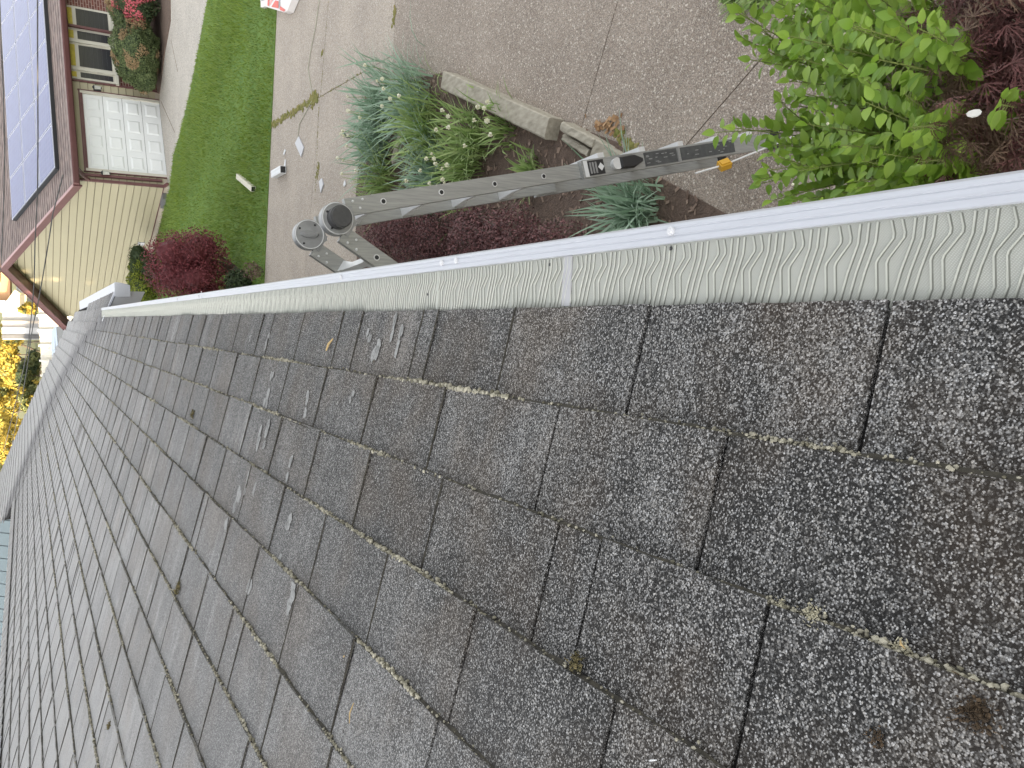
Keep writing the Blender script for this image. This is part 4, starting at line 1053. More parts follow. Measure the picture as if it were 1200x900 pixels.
# ------------------------------------------------------------------ litter on the lawn and drive
def box_between(mb, A, B, w_, h_, z=.0, mi=0):
    mb.bar(A+Vector((0,0,h_/2+z)), B+Vector((0,0,h_/2+z)), (0,0,1), w_, h_, mi)
def spout(a, b, w_, h_, lab, name, zb=.01):
    A, B = G(*a), G(*b); t = thing(name, A, lab, 'downspout'); mb = MB(); d = (B-A).normalized(); sd_ = Vector((-d.y, d.x, 0)); z0, z1 = zb, zb+h_
    th = .006
    for c, hx, hz in ((Vector((0,0,z0+th/2)), w_/2, th/2), (Vector((0,0,z1-th/2)), w_/2, th/2), (sd_*(w_/2-th/2)+Vector((0,0,(z0+z1)/2)), th/2, h_/2-th), (-sd_*(w_/2-th/2)+Vector((0,0,(z0+z1)/2)), th/2, h_/2-th)):
        mb.box((A+B)/2+c, d*(B-A).length/2, sd_*hx, Vector((0,0,hz)))
    for q in (-.25, .25): mb.box((A+B)/2+sd_*q*w_+Vector((0,0,z1+.002)), d*(B-A).length/2*.98, sd_*w_*.06, Vector((0,0,.003)))
    mb.build('tube', mat(name+'_paint', (.62,.58,.48) if 'cream' in lab else (.75,.76,.77), .5), t)
    mb = MB(); mb.box(B-d*.02+Vector((0,0,(z0+z1)/2)), d*.01, sd_*(w_/2-th*1.2), Vector((0,0,h_/2-th*1.2))); mb.build('dark_opening', M_BLACK, t)
spout((283,207), (301,222), .10, .085, 'cream downspout offcut lying on the lawn', 'downspout_piece', .02)
spout((325,205), (336,199), .12, .10, 'short white downspout elbow lying on the driveway', 'downspout_elbow')
def flatbit(pts, h_, lab, name, mt):
    mb = MB(); P = [G(*p) for p in pts]; mb.hexa([p+Vector((0,0,.004)) for p in P], [p+Vector((0,0,h_)) for p in P]); return mb.build(name, mt, label=lab, category='scrap')
flatbit([(347,168), (351,160), (357,173), (354,184)], .02, 'folded white metal bracket on the driveway by the lawn', 'metal_bracket', M_TRIM)
flatbit([(375,213), (378,209), (380,216), (377,226)], .02, 'white metal strip lying near the far ladder hinge', 'metal_strip', M_TRIM)
flatbit([(332.5,180), (334,175), (335.5,176), (333.5,182)], .01, 'tiny white scrap beyond the downspout elbow', 'paper_scrap', M_LBLW)
flatbit([(333,197), (334.5,187), (335.5,187), (335,198)], .012, 'thin white strip pointing from the elbow', 'metal_strip', M_LBLW)
flatbit([(403,216), (405,211), (406,216), (404,219)], .012, 'small pale scrap beside the daffodils', 'paper_scrap', M_LBLW)
mb = MB(); mb.tube([G(403,156,.02), G(405,160,.02), G(411,161,.02), G(416,161,.02)], .012, 6); mb.build('hook', M_BLACK, label='small black curved hook on the driveway beside the daffodils', category='hook')
# pale string across the drive
mb = MB(); mb.tube([G(x, y, .008) for x, y in ((374,0), (370,30), (364,60), (361,80), (365,105), (366,117), (358,132), (351,145), (349,160))], .006, 5); mb.build('string', mat('pale_string', (.42,.42,.33), .8), label='pale string trailing across the driveway', category='string')
# red and white packet at the picture's edge
pk = thing('printed_packet', G(328, -6), 'red and white printed packet on the lawn edge', 'packet')
c0 = [(310,-14), (311,10.5), (317,9.5), (341,17), (345,15), (352,-2), (353,-16)]
mb = MB(); P = [G(*p) for p in c0]; cc = sum(P, Vector())/len(P)
lo = [p+Vector((0,0,.01)) for p in P]; hi = [cc+(p-cc)*.93+Vector((0,0,.10)) for p in P]; mb.hexa(lo, hi); mb.build('packet_body', mat('packet_white', (.70,.66,.64), .4), pk)
def strip(pts, mt, name, z=.104):
    mb = MB(); Q = [G(*p) for p in pts]; Q = [cc+(p-cc)*.93 for p in Q]; mb.hexa([q+Vector((0,0,z)) for q in Q], [q+Vector((0,0,z+.003)) for q in Q]); mb.build(name, mt, pk)
M_RED = mat('packet_red', (.62,.05,.02), .4); M_PINK = mat('packet_pink', (.75,.33,.30), .4)
strip([(330,2), (334,3), (334,12), (325,10)], M_RED, 'red_panel'); strip([(336,9), (343,14), (341,16.2), (336,14)], M_RED, 'red_panel')
strip([(321,-14), (323,-14), (322,9), (320,8.5)], M_RED, 'red_stripe'); strip([(325,-14), (330,-14), (328,0), (323,8)], M_PINK, 'red_stripe'); strip([(334.5,-14), (336,-14), (336,13), (335,12.5)], M_HINGE, 'grey_line'); strip([(311,-14), (315,-14), (316,1), (312,3)], M_HINGE, 'grey_line')

# ------------------------------------------------------------------ neighbour's house
PHI = rad(21.2)
e1 = Vector((math.cos(PHI), math.sin(PHI), 0)); e2 = Vector((-math.sin(PHI), math.cos(PHI), 0)); ZV = Vector((0,0,1))
K0 = G(195.5, 206)
def NP(a, b, z): return K0+e1*a+e2*b+ZV*z
def front(ox, oy, b=0.):
    p = PL(ox, oy, K0+e2*b, e2)-K0; return p.dot(e1), p.z
CA = -.37                                       # corner of the house along the front
nb = thing('neighbour_house', NP(CA, 0, 0), 'beige sided house with brick front, garage and solar panels', 'house')
GW = 10.7; EZ = 2.60; AZ = 4.40; FW = 13.0
pitch = math.atan2(AZ-EZ, GW/2)
# gable wall: core plus boards
core = MB(); core.hexa([NP(CA+.03, .02, 0), NP(FW, .02, 0), NP(FW, GW-.02, 0), NP(CA+.03, GW-.02, 0)], [NP(CA+.03, .02, EZ), NP(FW, .02, EZ), NP(FW, GW-.02, EZ), NP(CA+.03, GW-.02, EZ)])
core.hexa([NP(CA+.03, .02, EZ), NP(CA+.03, GW-.02, EZ), NP(CA+.03, GW/2, AZ-.02)][::-1], [NP(FW, .02, EZ), NP(FW, GW-.02, EZ), NP(FW, GW/2, AZ-.02)][::-1])
wall = core.build('wall', mat('siding_gap_shade', (.16,.13,.09), .9), nb)  # core coloured dark to paint the shade in the board gaps
def board(p0, p1, z0, z1, out, par=wall, ends=None):
    mb = MB(); a0, a1 = p0, p1
    b0, b1 = (ends if ends else (p0, p1))
    mb.hexa([a0+ZV*z0, a1+ZV*z0, a1+ZV*z0+out*.030, a0+ZV*z0+out*.030], [b0+ZV*z1, b1+ZV*z1, b1+ZV*z1+out*.010, b0+ZV*z1+out*.010]); return mb.build('siding_board', M_BEIGE, par)
z = .10; BH = .205
while z < AZ-.1:
    z1 = z+BH; lim = lambda zz: 0 if zz <= EZ else (zz-EZ)/(AZ-EZ)*GW/2
    q0, q1 = lim(z), lim(z1)
    board(NP(CA, q0+.02, 0), NP(CA, GW-q0-.02, 0), z, z1-.017, -e1, ends=(NP(CA, min(q1+.02, GW/2), 0), NP(CA, max(GW-q1-.02, GW/2), 0)))
    z = z1
brickA = front(125, 100)[0]                     # where brick begins
DW = front(187, 122)[0]; DH = 2.10
z = .10
while z < EZ-.05:
    z1 = min(z+BH, EZ)
    if z < DH: board(NP(CA, 0, 0), NP(-.10, 0, 0), z, z1-.017, -e2); board(NP(DW+.10, 0, 0), NP(brickA, 0, 0), z, z1-.017, -e2)
    else: board(NP(CA, 0, 0), NP(brickA, 0, 0), z, z1-.017, -e2)
    z = z1
fb = MB(); fb.hexa([NP(CA-.015, -.015, -.05), NP(-.1, -.015, -.05), NP(-.1, .0, -.05), NP(CA-.015, .0, -.05)], [NP(CA-.015, -.015, .11), NP(-.1, -.015, .11), NP(-.1, 0, .11), NP(CA-.015, 0, .11)])
fb.hexa([NP(DW+.1, -.015, -.05), NP(brickA, -.015, -.05), NP(brickA, 0, -.05), NP(DW+.1, 0, -.05)], [NP(DW+.1, -.015, .2), NP(brickA, -.015, .2), NP(brickA, 0, .2), NP(DW+.1, 0, .2)])
fb.hexa([NP(CA-.02, 0, -.05), NP(CA, 0, -.05), NP(CA, GW, -.05), NP(CA-.02, GW, -.05)], [NP(CA-.02, 0, .11), NP(CA, 0, .11), NP(CA, GW, .11), NP(CA-.02, GW, .11)])
fb.build('foundation', M_FOUND, nb)
def post(a, b0, z0, z1, w_, mt, name, par=nb, d=.05):
    mb = MB(); mb.box(NP(a, b0, (z0+z1)/2), e1*w_/2, e2*d/2, ZV*(z1-z0)/2); return mb.build(name, mt, par)
post(CA, -.012, .1, EZ, .07, M_MAROON, 'corner_board'); post(brickA, -.03, 0, EZ, .05, M_MAROON, 'corner_board')
mb = MB(); mb.hexa([NP(CA-.03, 0, .10), NP(CA-.032, 0, .10), NP(CA-.032, GW, .10), NP(CA-.03, GW, .10)], [NP(CA-.03, 0, .13), NP(CA-.034, 0, .13), NP(CA-.034, GW, .13), NP(CA-.03, GW, .13)]); mb.build('starter_strip', M_MAROON, nb)
# garage door
gdm = MB(); gdm.box(NP(DW/2, .01, DH/2), e1*DW/2, e2*.02, ZV*DH/2); gdo = gdm.build('garage_door', M_GDOOR, nb)
for r_ in range(4):
    for c_ in range(4):
        a0 = (c_+.17)*DW/4; a1 = (c_+.83)*DW/4; z0 = (r_+.16)*DH/4; z1 = (r_+.82)*DH/4; mb = MB(); i_ = .05
        for (p, q, r2, s_) in (((a0,z0),(a1,z0),(a1-i_,z0+i_),(a0+i_,z0+i_)), ((a1,z0),(a1,z1),(a1-i_,z1-i_),(a1-i_,z0+i_)), ((a1,z1),(a0,z1),(a0+i_,z1-i_),(a1-i_,z1-i_)), ((a0,z1),(a0,z0),(a0+i_,z0+i_),(a0+i_,z1-i_))):
            mb.quad(NP(p[0], -.0125, p[1]), NP(q[0], -.0125, q[1]), NP(r2[0], -.032, r2[1]), NP(s_[0], -.032, s_[1]))
        mb.quad(NP(a0+i_, -.032, z0+i_), NP(a1-i_, -.032, z0+i_), NP(a1-i_, -.032, z1-i_), NP(a0+i_, -.032, z1-i_))
        mb.build('door_panel', M_GDOOR, gdo)
for r_ in range(1, 4):
    mb = MB(); mb.box(NP(DW/2, -.0115, r_*DH/4), e1*DW/2, e2*.0015, ZV*.007); mb.build('door_seam', M_HINGE, gdo)
for a in (-.05, DW+.05):
    post(a, -.02, 0, DH+.1, .10, M_WFRAME, 'door_trim', d=.07)
    post(a+(.055 if a > 0 else -.055), -.03, 0, DH+.12, .025, M_MAROON, 'door_trim', d=.07)
mb = MB(); mb.box(NP(DW/2, -.022, DH+.03), e1*(DW/2+.0), e2*.035, ZV*.03); mb.box(NP(DW/2, -.03, DH+.085), e1*(DW/2+.12), e2*.035, ZV*.02); mb.build('door_header', M_MAROON, nb)
# brick front
bm_ = MB(); pts = [NP(brickA, -.02, -.05), NP(FW, -.02, -.05), NP(FW, -.02, EZ), NP(brickA, -.02, EZ)]
bm_.hexa([p for p in pts], [p+e2*.04 for p in pts]); me = bm_.mesh('brick_wall', M_BRICK); uvl = me.uv_layers.new(name='UVMap')
for lp in me.loops:
    p = me.vertices[lp.vertex_index].co-K0; uvl.data[lp.index].uv = (p.dot(e1), p.z)
link('brick_wall', me, nb)
# window row: frames, panes, yellow reflection painted on the upper panes
def F(ox, oy): return front(ox, oy, -.05)
wa0 = F(132, 98)[0]; wa1 = F(124, 14)[0]; wz0 = F(133, 60)[1]; wz1 = EZ-.02; ztr = F(90, 60)[1]
cuts = [wa0, F(112, 86)[0], F(108, 82)[0], F(105, 53.5)[0], F(102, 49)[0], F(100, 36)[0], wa1]
wn = MB(); wn.box(NP((wa0+wa1)/2, -.035, (wz0+wz1)/2), e1*(wa1-wa0)/2, e2*.02, ZV*(wz1-wz0)/2); win = wn.build('window', M_WFRAME, nb)
mb = MB(); mb.box(NP((wa0+wa1)/2, -.07, wz0-.02), e1*((wa1-wa0)/2+.06), e2*.06, ZV*.045); mb.build('window_sill', M_WFRAME, win)
for a0, a1 in ((cuts[0]+.06, cuts[1]-.04), (cuts[2]+.06, cuts[3]-.05), (cuts[4]+.05, cuts[5]-.06), (cuts[5]+.10, cuts[6]-.08)):
    for z0, z1, mt, nm in ((wz0+.08, ztr-.05, M_GLASS, 'pane'), (ztr+.05, wz1-.08, M_YREFL, 'pane')):
        mb = MB(); mb.box(NP((a0+a1)/2, -.058, (z0+z1)/2), e1*(a1-a0)/2, e2*.004, ZV*(z1-z0)/2); mb.build(nm, mt, win)
    mb = MB(); n_b = 7
    for i in range(1, n_b): mb.box(NP((a0+a1)/2, -.0635, wz0+.08+(ztr-.13-wz0)*i/n_b), e1*(a1-a0)/2, e2*.001, ZV*.004)
    mb.build('pane_screen', M_SDARK, win)
for a in ((cuts[1]+cuts[2])/2, (cuts[3]+cuts[4])/2):
    mb = MB(); mb.box(NP(a, -.075, (wz0+wz1)/2), e1*.05, e2*.03, ZV*(wz1-wz0)/2); mb.build('mullion', M_WFRAME, win)
# roof
ov = .45; rk = .42; roofpl_n = None
ez = EZ-math.tan(pitch)*ov+.06
def RF(a, b, off=0.):                            # point on the front slope; b from the eave line at -ov up to the ridge
    return NP(a, b, EZ+.07+math.tan(pitch)*b)+(ZV*math.cos(pitch)-e2*math.sin(pitch))*off
rm = MB()
fs = [(CA-rk, -ov), (FW+.5, -ov), (FW+.5, GW/2), (CA-rk, GW/2)]
rm.hexa([RF(a, b, -.10) for a, b in fs], [RF(a, b, 0) for a, b in fs])
def RBk(a, b, off=0.): return NP(a, b, EZ+.07+math.tan(pitch)*(GW-b))+ZV*off
bs = [(CA-rk, GW/2), (FW+.5, GW/2), (FW+.5, GW+ov), (CA-rk, GW+ov)]
rm.hexa([RBk(a, b, -.10) for a, b in bs], [RBk(a, b, -.001) for a, b in bs])
nroof = rm.build('roof', M_NROOF, nb)
sh_ = MB(); nrow = 38
for i in range(nrow):                            # courses as real steps
    b0 = -ov+i*(GW/2+ov)/nrow; b1 = b0+(GW/2+ov)/nrow
    a0, a1 = CA-rk-.01, FW+.5
    sh_.hexa([RF(a0, b0, .001), RF(a1, b0, .001), RF(a1, b1, .001), RF(a0, b1, .001)], [RF(a0, b0, .020), RF(a1, b0, .020), RF(a1, b1, .006), RF(a0, b1, .006)])
sh_.build('shingle_courses', M_NROOF, nroof, kind='stuff')
# rake boards, eave fascia and gutter
def rake(side):
    f = RF if side == 0 else (lambda a, b, off=0: RBk(a, GW-b, off))
    b_lo, b_hi = -ov, GW/2; mb = MB(); A = CA-rk-.02
    P = [f(A-.03, b_lo), f(A-.03, b_hi), f(A+.02, b_hi), f(A+.02, b_lo)]
    mb.hexa([p-ZV*.20 for p in P], [p+ZV*.012 for p in P]); mb.build('rake_board', M_MAROON, nb)
    mb = MB(); mb.hexa([f(A-.045, b_lo)+ZV*.012, f(A-.045, b_hi)+ZV*.012, f(A+.03, b_hi)+ZV*.012, f(A+.03, b_lo)+ZV*.012], [f(A-.045, b_lo)+ZV*.035, f(A-.045, b_hi)+ZV*.035, f(A+.03, b_hi)+ZV*.035, f(A+.03, b_lo)+ZV*.035]); mb.build('drip_edge', mat('drip_edge_pink', (.38,.24,.24), .5) if side == 0 else M_MAROON, nb)
rake(0); rake(1)
sf = MB(); sf.hexa([RF(CA-rk, -ov, -.16), RF(CA-rk, GW/2, -.16), RF(CA, GW/2, -.16), RF(CA, -ov, -.16)], [RF(CA-rk, -ov, -.11), RF(CA-rk, GW/2, -.11), RF(CA, GW/2, -.11), RF(CA, -ov, -.11)])
sf.hexa([RBk(CA-rk, GW/2, -.16), RBk(CA-rk, GW+ov, -.16), RBk(CA, GW+ov, -.16), RBk(CA, GW/2, -.16)], [RBk(CA-rk, GW/2, -.11), RBk(CA-rk, GW+ov, -.11), RBk(CA, GW+ov, -.11), RBk(CA, GW/2, -.11)])
sf.hexa([RF(CA, -ov, -.17), RF(FW+.5, -ov, -.17), NP(FW+.5, 0, EZ-.10), NP(CA, 0, EZ-.10)], [RF(CA, -ov, -.14), RF(FW+.5, -ov, -.14), NP(FW+.5, 0, EZ-.07), NP(CA, 0, EZ-.07)])
sf.build('soffit', M_MAROON, nb)
gp = [(0, .02), (-.13, .02), (-.13, -.02), (-.10, -.10), (-.085, -.13), (0, -.13)]
gt = MB()
for a in (CA-rk-.02, FW+.5): gt.v += [RF(a, -ov)+e2*q+ZV*z_ for q, z_ in gp]
n_ = len(gp); gt.f = [tuple(range(n_)), tuple(range(2*n_-1, n_-1, -1))]+[(i, n_+i, n_+(i+1) % n_, (i+1) % n_) for i in range(n_)]; gt.m = [0]*len(gt.f); gt.build('gutter', M_MAROON, nb)
def dspout(pts, lab=None):
    mb = MB()
    for p, q in zip(pts[:-1], pts[1:]): mb.bar(p, q, e2 if abs((q-p).normalized().dot(e2)) < .9 else e1, .075, .06)
    mb.build('downspout', M_MAROON, nb)
dspout([NP(CA-.05, -ov-.05, ez-.10), NP(CA-.05, -.10, EZ-.50), NP(CA-.05, -.08, .12), NP(CA-.07, -.30, .04)])
a_ = F(105, 36)[0]; dspout([NP(a_, -ov-.05, ez-.1), NP(a_, -.14, EZ-.25), NP(a_, -.12, .2)])
a_ = front(140, 212)[0]; dspout([NP(a_+.08, -ov-.05, ez-.05), NP(a_+.08, -.06, EZ-.35), NP(a_+.08, -.06, .15)])
# wall lamps, eave lamp, vent
def lamp(ox, oy, lab):
    a, z_ = front(ox, oy, -.1); t = thing('wall_lantern', NP(a, -.08, z_), lab, 'wall lamp', 'lanterns either side of the garage door'); mb = MB()
    mb.box(NP(a, -.05, z_), e1*.05, e2*.012, ZV*.10); mb.bar(NP(a, -.05, z_+.06), NP(a, -.16, z_+.13), ZV, .02, .02); mb.cyl(NP(a, -.16, z_+.11), ZV, .075, .05, 8, r2=.02); mb.build('bracket', M_SDARK, t)
    mb = MB(); mb.cyl(NP(a, -.16, z_), ZV, .045, .17, 8, r2=.062); mb.build('lamp_glass', mat('frosted_glass', (.45,.45,.42), .2), t)
    mb = MB(); mb.cyl(NP(a, -.16, z_-.10), ZV, .03, .03, 8); mb.build('lamp_base', M_SDARK, t)
lamp(114, 104, 'dark wall lantern between the garage door and the windows'); lamp(124, 204, 'dark wall lantern between the garage door and the downspouts')
a, z_ = front(89, 190, -.2); el = thing('eave_lamp', NP(a, -.2, z_), 'small dark flood lamp tucked under the eave', 'lamp'); mb = MB(); mb.ball(NP(a, -.2, z_), .07, .07, .06, 8, 6); mb.cyl(NP(a, -.13, z_+.04), e2, .03, .12, 8); mb.build('lamp_head', M_SDARK, el); mb = MB(); mb.cyl(NP(a-.03, -.27, z_-.02), e2, .045, .02, 10); mb.build('lens', M_LBLW, el)
vt = PL(165.5, 286.5, NP(CA-.06, 0, 0), e1); mb = MB(); mb.hexa([vt+ZV*-.10-e2*.11, vt+ZV*-.10+e2*.11, vt+ZV*-.10+e2*.11+e1*.05, vt+ZV*-.10-e2*.11+e1*.05], [vt+ZV*.10-e2*.09+e1*.02, vt+ZV*.10+e2*.09+e1*.02, vt+ZV*.10+e2*.09+e1*.05, vt+ZV*.10-e2*.09+e1*.05]); mb.build('wall_vent', M_TRIM, nb)
# mailbox-dark splash at the corner
mb = MB(); c = G(194, 235); mb.box(c+ZV*.06, e1*.12, e2*.3, ZV*.06); mb.build('splash_block', mat('grey_block', (.16,.16,.17), .9), label='dark grey splash block at the corner downspout', category='splash block')
# solar panels laid on the front slope
pn = (ZV*math.cos(pitch)-e2*math.sin(pitch)); p0 = RF(0, 0, .12)
def rc(ox, oy):
    p = PL(ox, oy, p0, pn)-K0; return p.dot(e1), p.dot(e2)/1.0
A0, B0 = rc(63.7, 197)
GAP = .03; PWd = (rc(42.5, 4)[0]-rc(54, 147)[0])/3-GAP; PHt = (rc(12.7, 252)[1]-B0)/3-GAP
def panel(a, b):
    mb = MB(); a1, b1 = a+PWd, b+PHt
    q = [(a, b), (a1, b), (a1, b1), (a, b1)]
    mb.hexa([RF(x, y_, .085) for x, y_ in q], [RF(x, y_, .120) for x, y_ in q], 1)
    i_ = .042; q2 = [(a+i_, b+i_), (a1-i_, b+i_), (a1-i_, b1-i_), (a+i_, b1-i_)]; mb.quad(*[RF(x, y_, .1225) for x, y_ in q2], 0)
    me = mb.mesh('solar_panel', [M_SOLAR, M_SFRAME]); uvl = me.uv_layers.new(name='UVMap')
    for lp in me.loops:
        p = me.vertices[lp.vertex_index].co-K0; uvl.data[lp.index].uv = (p.dot(e1)-a-.02, (p.dot(e2)-b)/math.cos(pitch)-.01)
    link('solar_panel', me, nroof)
for r_ in range(3):
    for c_ in range(6): panel(A0+c_*(PWd+GAP), B0+r_*(PHt+GAP))
mb = MB(); mb.hexa([RF(A0-.03, B0-.05, .0), RF(A0+9.4, B0-.05, .0), RF(A0+9.4, B0-.02, .0), RF(A0-.03, B0-.02, .0)], [RF(A0-.03, B0-.05, .125), RF(A0+9.4, B0-.05, .125), RF(A0+9.4, B0-.02, .125), RF(A0-.03, B0-.02, .125)])
mb.hexa([RF(A0-.05, B0-.02, .0), RF(A0-.02, B0-.02, .0), RF(A0-.02, B0+3*PHt, .0), RF(A0-.05, B0+3*PHt, .0)], [RF(A0-.05, B0-.02, .125), RF(A0-.02, B0-.02, .125), RF(A0-.02, B0+3*PHt, .125), RF(A0-.05, B0+3*PHt, .125)]); mb.build('array_skirt', M_SDARK, nroof)
# overhead cables
def cable(pts, lab):
    mb = MB(); mb.tube(pts, .014, 5); mb.build('overhead_cable', M_WIRE, label=lab, category='cable')
cable([AT(44,-60,19), AT(44,60,20), AT(44.5,160,21), AT(44,230,22), AT(41,283,23), AT(40,333,24), AT(37,367,25), AT(34,398,27), AT(28,430,30), AT(20,465,34), AT(4,530,44)], 'upper overhead cable crossing in front of the beige gable')
cable([AT(74,205,19.5), AT(62,250,21), AT(57,283,22), AT(50,325,23), AT(45,353,24), AT(39,380,25), AT(36,398,27), AT(32,430,30), AT(27,460,36), AT(14,520,46)], 'slanting overhead cable dropping to the beige gable')
cable([AT(-2,-40,22), AT(1,40,22), AT(4,110,22.5), AT(5.5,180,23), AT(4,250,24), AT(0,330,26)], 'overhead cable crossing the solar panels near the ridge')

# ------------------------------------------------------------------ beyond: fence, car, house, golden trees
def far_box(name, pts, z0, z1, mt, par=None, **kw): return slab(pts, z0, z1).build(name, mt, par, **kw)
FD = 44.0
def Fp(oy, D): # point at forward distance D on the ground under column oy (level line of sight)
    r = ray(33, oy); k = D/r.y; return Vector((r.x*k, D, 0))
pa, pb = Fp(352, FD), Fp(470, FD)
M_FEN = mat('white_fence', (.82, .79, .72), .6, (.78, .74, .65), 2)
zt = AT(48.5, 430, 1); 
def zat(ox, oy, D): r = ray(ox, oy); return CAM.z+r.z*D/r.y
fe = thing('board_fence', (pa.x, pa.y, 0), 'pale sunlit board fence beyond the shingle roof', 'fence')
nbd = 40
for i in range(nbd):
    p, q = pa.lerp(pb, i/nbd), pa.lerp(pb, (i+.97)/nbd); mb = MB(); z_ = zat(48.5, 430, FD)+R.uniform(-.02, .02)
    mb.hexa([p, q, q+Vector((0,.03,0)), p+Vector((0,.03,0))], [p+ZV*z_, q+ZV*z_, q+ZV*z_+Vector((0,.03,0)), p+ZV*z_+Vector((0,.03,0))]); mb.build('fence_board', M_FEN, fe)
for i in range(0, nbd+1, 6):
    p = pa.lerp(pb, i/nbd); mb = MB(); mb.box((p.x, p.y-.03, zat(48, 430, FD)/2+.03), (.05,0,0), (0,.05,0), (0,0,zat(48, 430, FD)/2+.03)); mb.build('fence_post', M_FEN, fe)
# sunlit pale court and street behind the neighbour's house
q1, q2, q3, q4 = Fp(352, 44.2), Fp(398, 44.2), Fp(404, 58), Fp(330, 58)
slab([tuple(p[:2]) for p in (q1, q2, q3, q4)], .0, 1.0).build('raised_court', mat('sunlit_concrete', (.62,.57,.46), .85, (.52,.47,.38), 1.2), kind='structure')
# car: silver blue, only its roof shows above our roof
cp = Fp(405, 38); car = thing('parked_car', (cp.x, cp.y, 0), 'silver-blue car just visible over the far edge of the roof', 'car')
zc = zat(60.5, 404, 38)
def prism(mb, prof, w0, w1, base, ax, sd_, mi=0):
    lo = [base+ax*x+ZV*z+sd_*-w for (x, z, w) in prof]; hi = [base+ax*x+ZV*z+sd_*w for (x, z, w) in prof]; mb.hexa(lo, hi, mi)
ax, sdv = Vector((.45,.89,0)), Vector((.89,-.45,0)); base = Vector((cp.x, cp.y, 0)); hcar = zc
k_ = hcar/1.7
mb = MB(); prism(mb, [(-2.2,.30,.85),(2.2,.30,.85),(2.25,.75,.88),(1.2,1.0*k_,.86),(-2.1,1.02*k_,.84)], 0, 0, base, ax, sdv); mb.build('body', mat('car_paint', (.36,.42,.50), .25, metal=.4), car)
mb = MB(); prism(mb, [(-2.0,1.02*k_,.80),(1.1,1.02*k_,.80),(.4,1.62*k_,.62),(-1.6,1.66*k_,.62)], 0, 0, base, ax, sdv); mb.build('windows', M_GLASS, car)
mb = MB(); prism(mb, [(-1.7,1.60*k_,.66),(.5,1.58*k_,.66),(.2,1.70*k_,.56),(-1.4,1.72*k_,.56)], 0, 0, base, ax, sdv); mb.build('car_roof', mat('car_roof_paint', (.45,.52,.60), .25, metal=.3), car)
for sx in (-1.4, 1.4):
    for sy in (-.85, .85): mb = MB(); mb.cyl(base+ax*sx+sdv*sy+ZV*.33, sdv, .33, .2, 20); mb.build('wheel', M_BLACK, car)
M_BLUE = mat('blue_metal', (.055,.083,.11), .7, (.048,.072,.098), 2)
# far house with peach wall
M_PEACH = mat('peach_siding', (.62,.36,.18), .7, (.55,.30,.15), 1); M_GREYS = mat('pale_grey_siding', (.50,.51,.53), .7, (.46,.46,.48), .8); M_CREAM = mat('cream_trim', (.75,.66,.42), .6)
HD = 56.0
fh = thing('far_house', Fp(355, HD), 'distant pale house with peach upper wall and cream trim', 'house')
def WP(ox, oy, D=HD): r = ray(ox, oy); return CAM+r*(D/r.y)
def wall_poly(pts, D, th, mt, name, par=fh):
    P = [WP(x, y_, D) for x, y_ in pts]; mb = MB(); mb.hexa([p for p in P], [p+Vector((0, th, 0)) for p in P]); return mb.build(name, mt, par)
wall_poly([(48,330), (48,398), (3,398), (3,365), (19,343), (19,330)], HD, 8, M_GREYS, 'wall')
wall_poly([(12,300), (12,352), (-14,352), (-14,300)], HD+1.5, 7, M_PEACH, 'upper_wall')
wall_poly([(12,352), (12,362), (-14,362), (-14,352)], HD+1.2, 7, M_GREYS, 'chimney_breast')
for a, b in (((19.5,341), (1,366)),):
    A, B = WP(*a, HD-.3), WP(*b, HD-.3); mb = MB(); mb.bar(A, B, ZV, .6, .22); mb.build('rake_board', M_CREAM, fh)
A, B = WP(20, 343, HD-.3), WP(24, 380, HD-.3); 
wf = wall_poly([(40,343), (40,361.5), (20,361.5), (20,343)], HD-.12, .12, M_CREAM, 'window'); wall_poly([(37,345), (37,359), (23,359), (23,345)], HD-.2, .05, mat('far_glass', (.16,.15,.12), .3), 'pane', wf); wall_poly([(31,345), (31,359), (29,359), (29,345)], HD-.26, .05, M_CREAM, 'window_bar', wf)
wall_poly([(48,376), (48,379), (2,379), (2,376)], HD-.15, .12, mat('warm_trim', (.60,.52,.45), .7), 'corner_board'); wall_poly([(48,384), (48,391), (2,391), (2,384)], HD-.15, .12, M_TRIM, 'corner_board'); wall_poly([(48,392), (48,397), (2,397), (2,392)], HD-.1, .08, M_STREET, 'downspout')
# small sunlit tree by the far house, bushes and golden trees behind the fence
def far_tree(name, ox, oy, D, wpx, hpx, mtl, lab, n, leaf, mats2=None, frac=0., cat='tree', blobs=6, grp='trees and bushes beyond the fence'):
    """tree at distance D whose crown centre stands at a photo point"""
    c = WP(ox, oy, D); w_ = wpx*D/FPX; h_ = hpx*D/FPX; gz_ = min(ground_z(c.x, c.y), 10)
    t = thing(name, (c.x, c.y, gz_), lab, cat, grp); bl = [((c.x, c.y, c.z), w_*.34, w_*.34, h_*.36)]
    for i in range(blobs):
        a = 2*PI*i/blobs+R.random(); bl.append(((c.x+math.cos(a)*w_*.28, c.y+math.sin(a)*w_*.25, c.z+R.uniform(-.3, .32)*h_), w_*R.uniform(.16, .27), w_*.22, h_*R.uniform(.15, .26)))
    leafcloud(bl, n, leaf, 'crown', mtl, t, mats2, frac)
    stems((c.x, c.y, gz_-.1), [Vector(q[0]) for q in bl], max(.05, w_*.02), 'trunk', t)
far_tree('young_tree', 36, 362, 52, 16, 30, L_OLIVE, 'small green and gold tree beside the distant pale house', 900, .10, L_GOLD, .1)
far_tree('round_bush', 33, 440, 54, 52, 26, L_OLIVE, 'dark olive bush directly above the pale fence', 3000, .12, L_DARK, .0, 'bush')
far_tree('round_bush', 36, 470, 52, 40, 26, L_OLIVE, 'yellow-green bush left of the dark one behind the roof edge', 2000, .12, L_GOLD, .25, 'bush')
far_tree('golden_tree', 8, 420, 70, 66, 30, L_GOLD, 'broad golden tree above the fence at right', 3000, .16, L_OLIVE, .3)
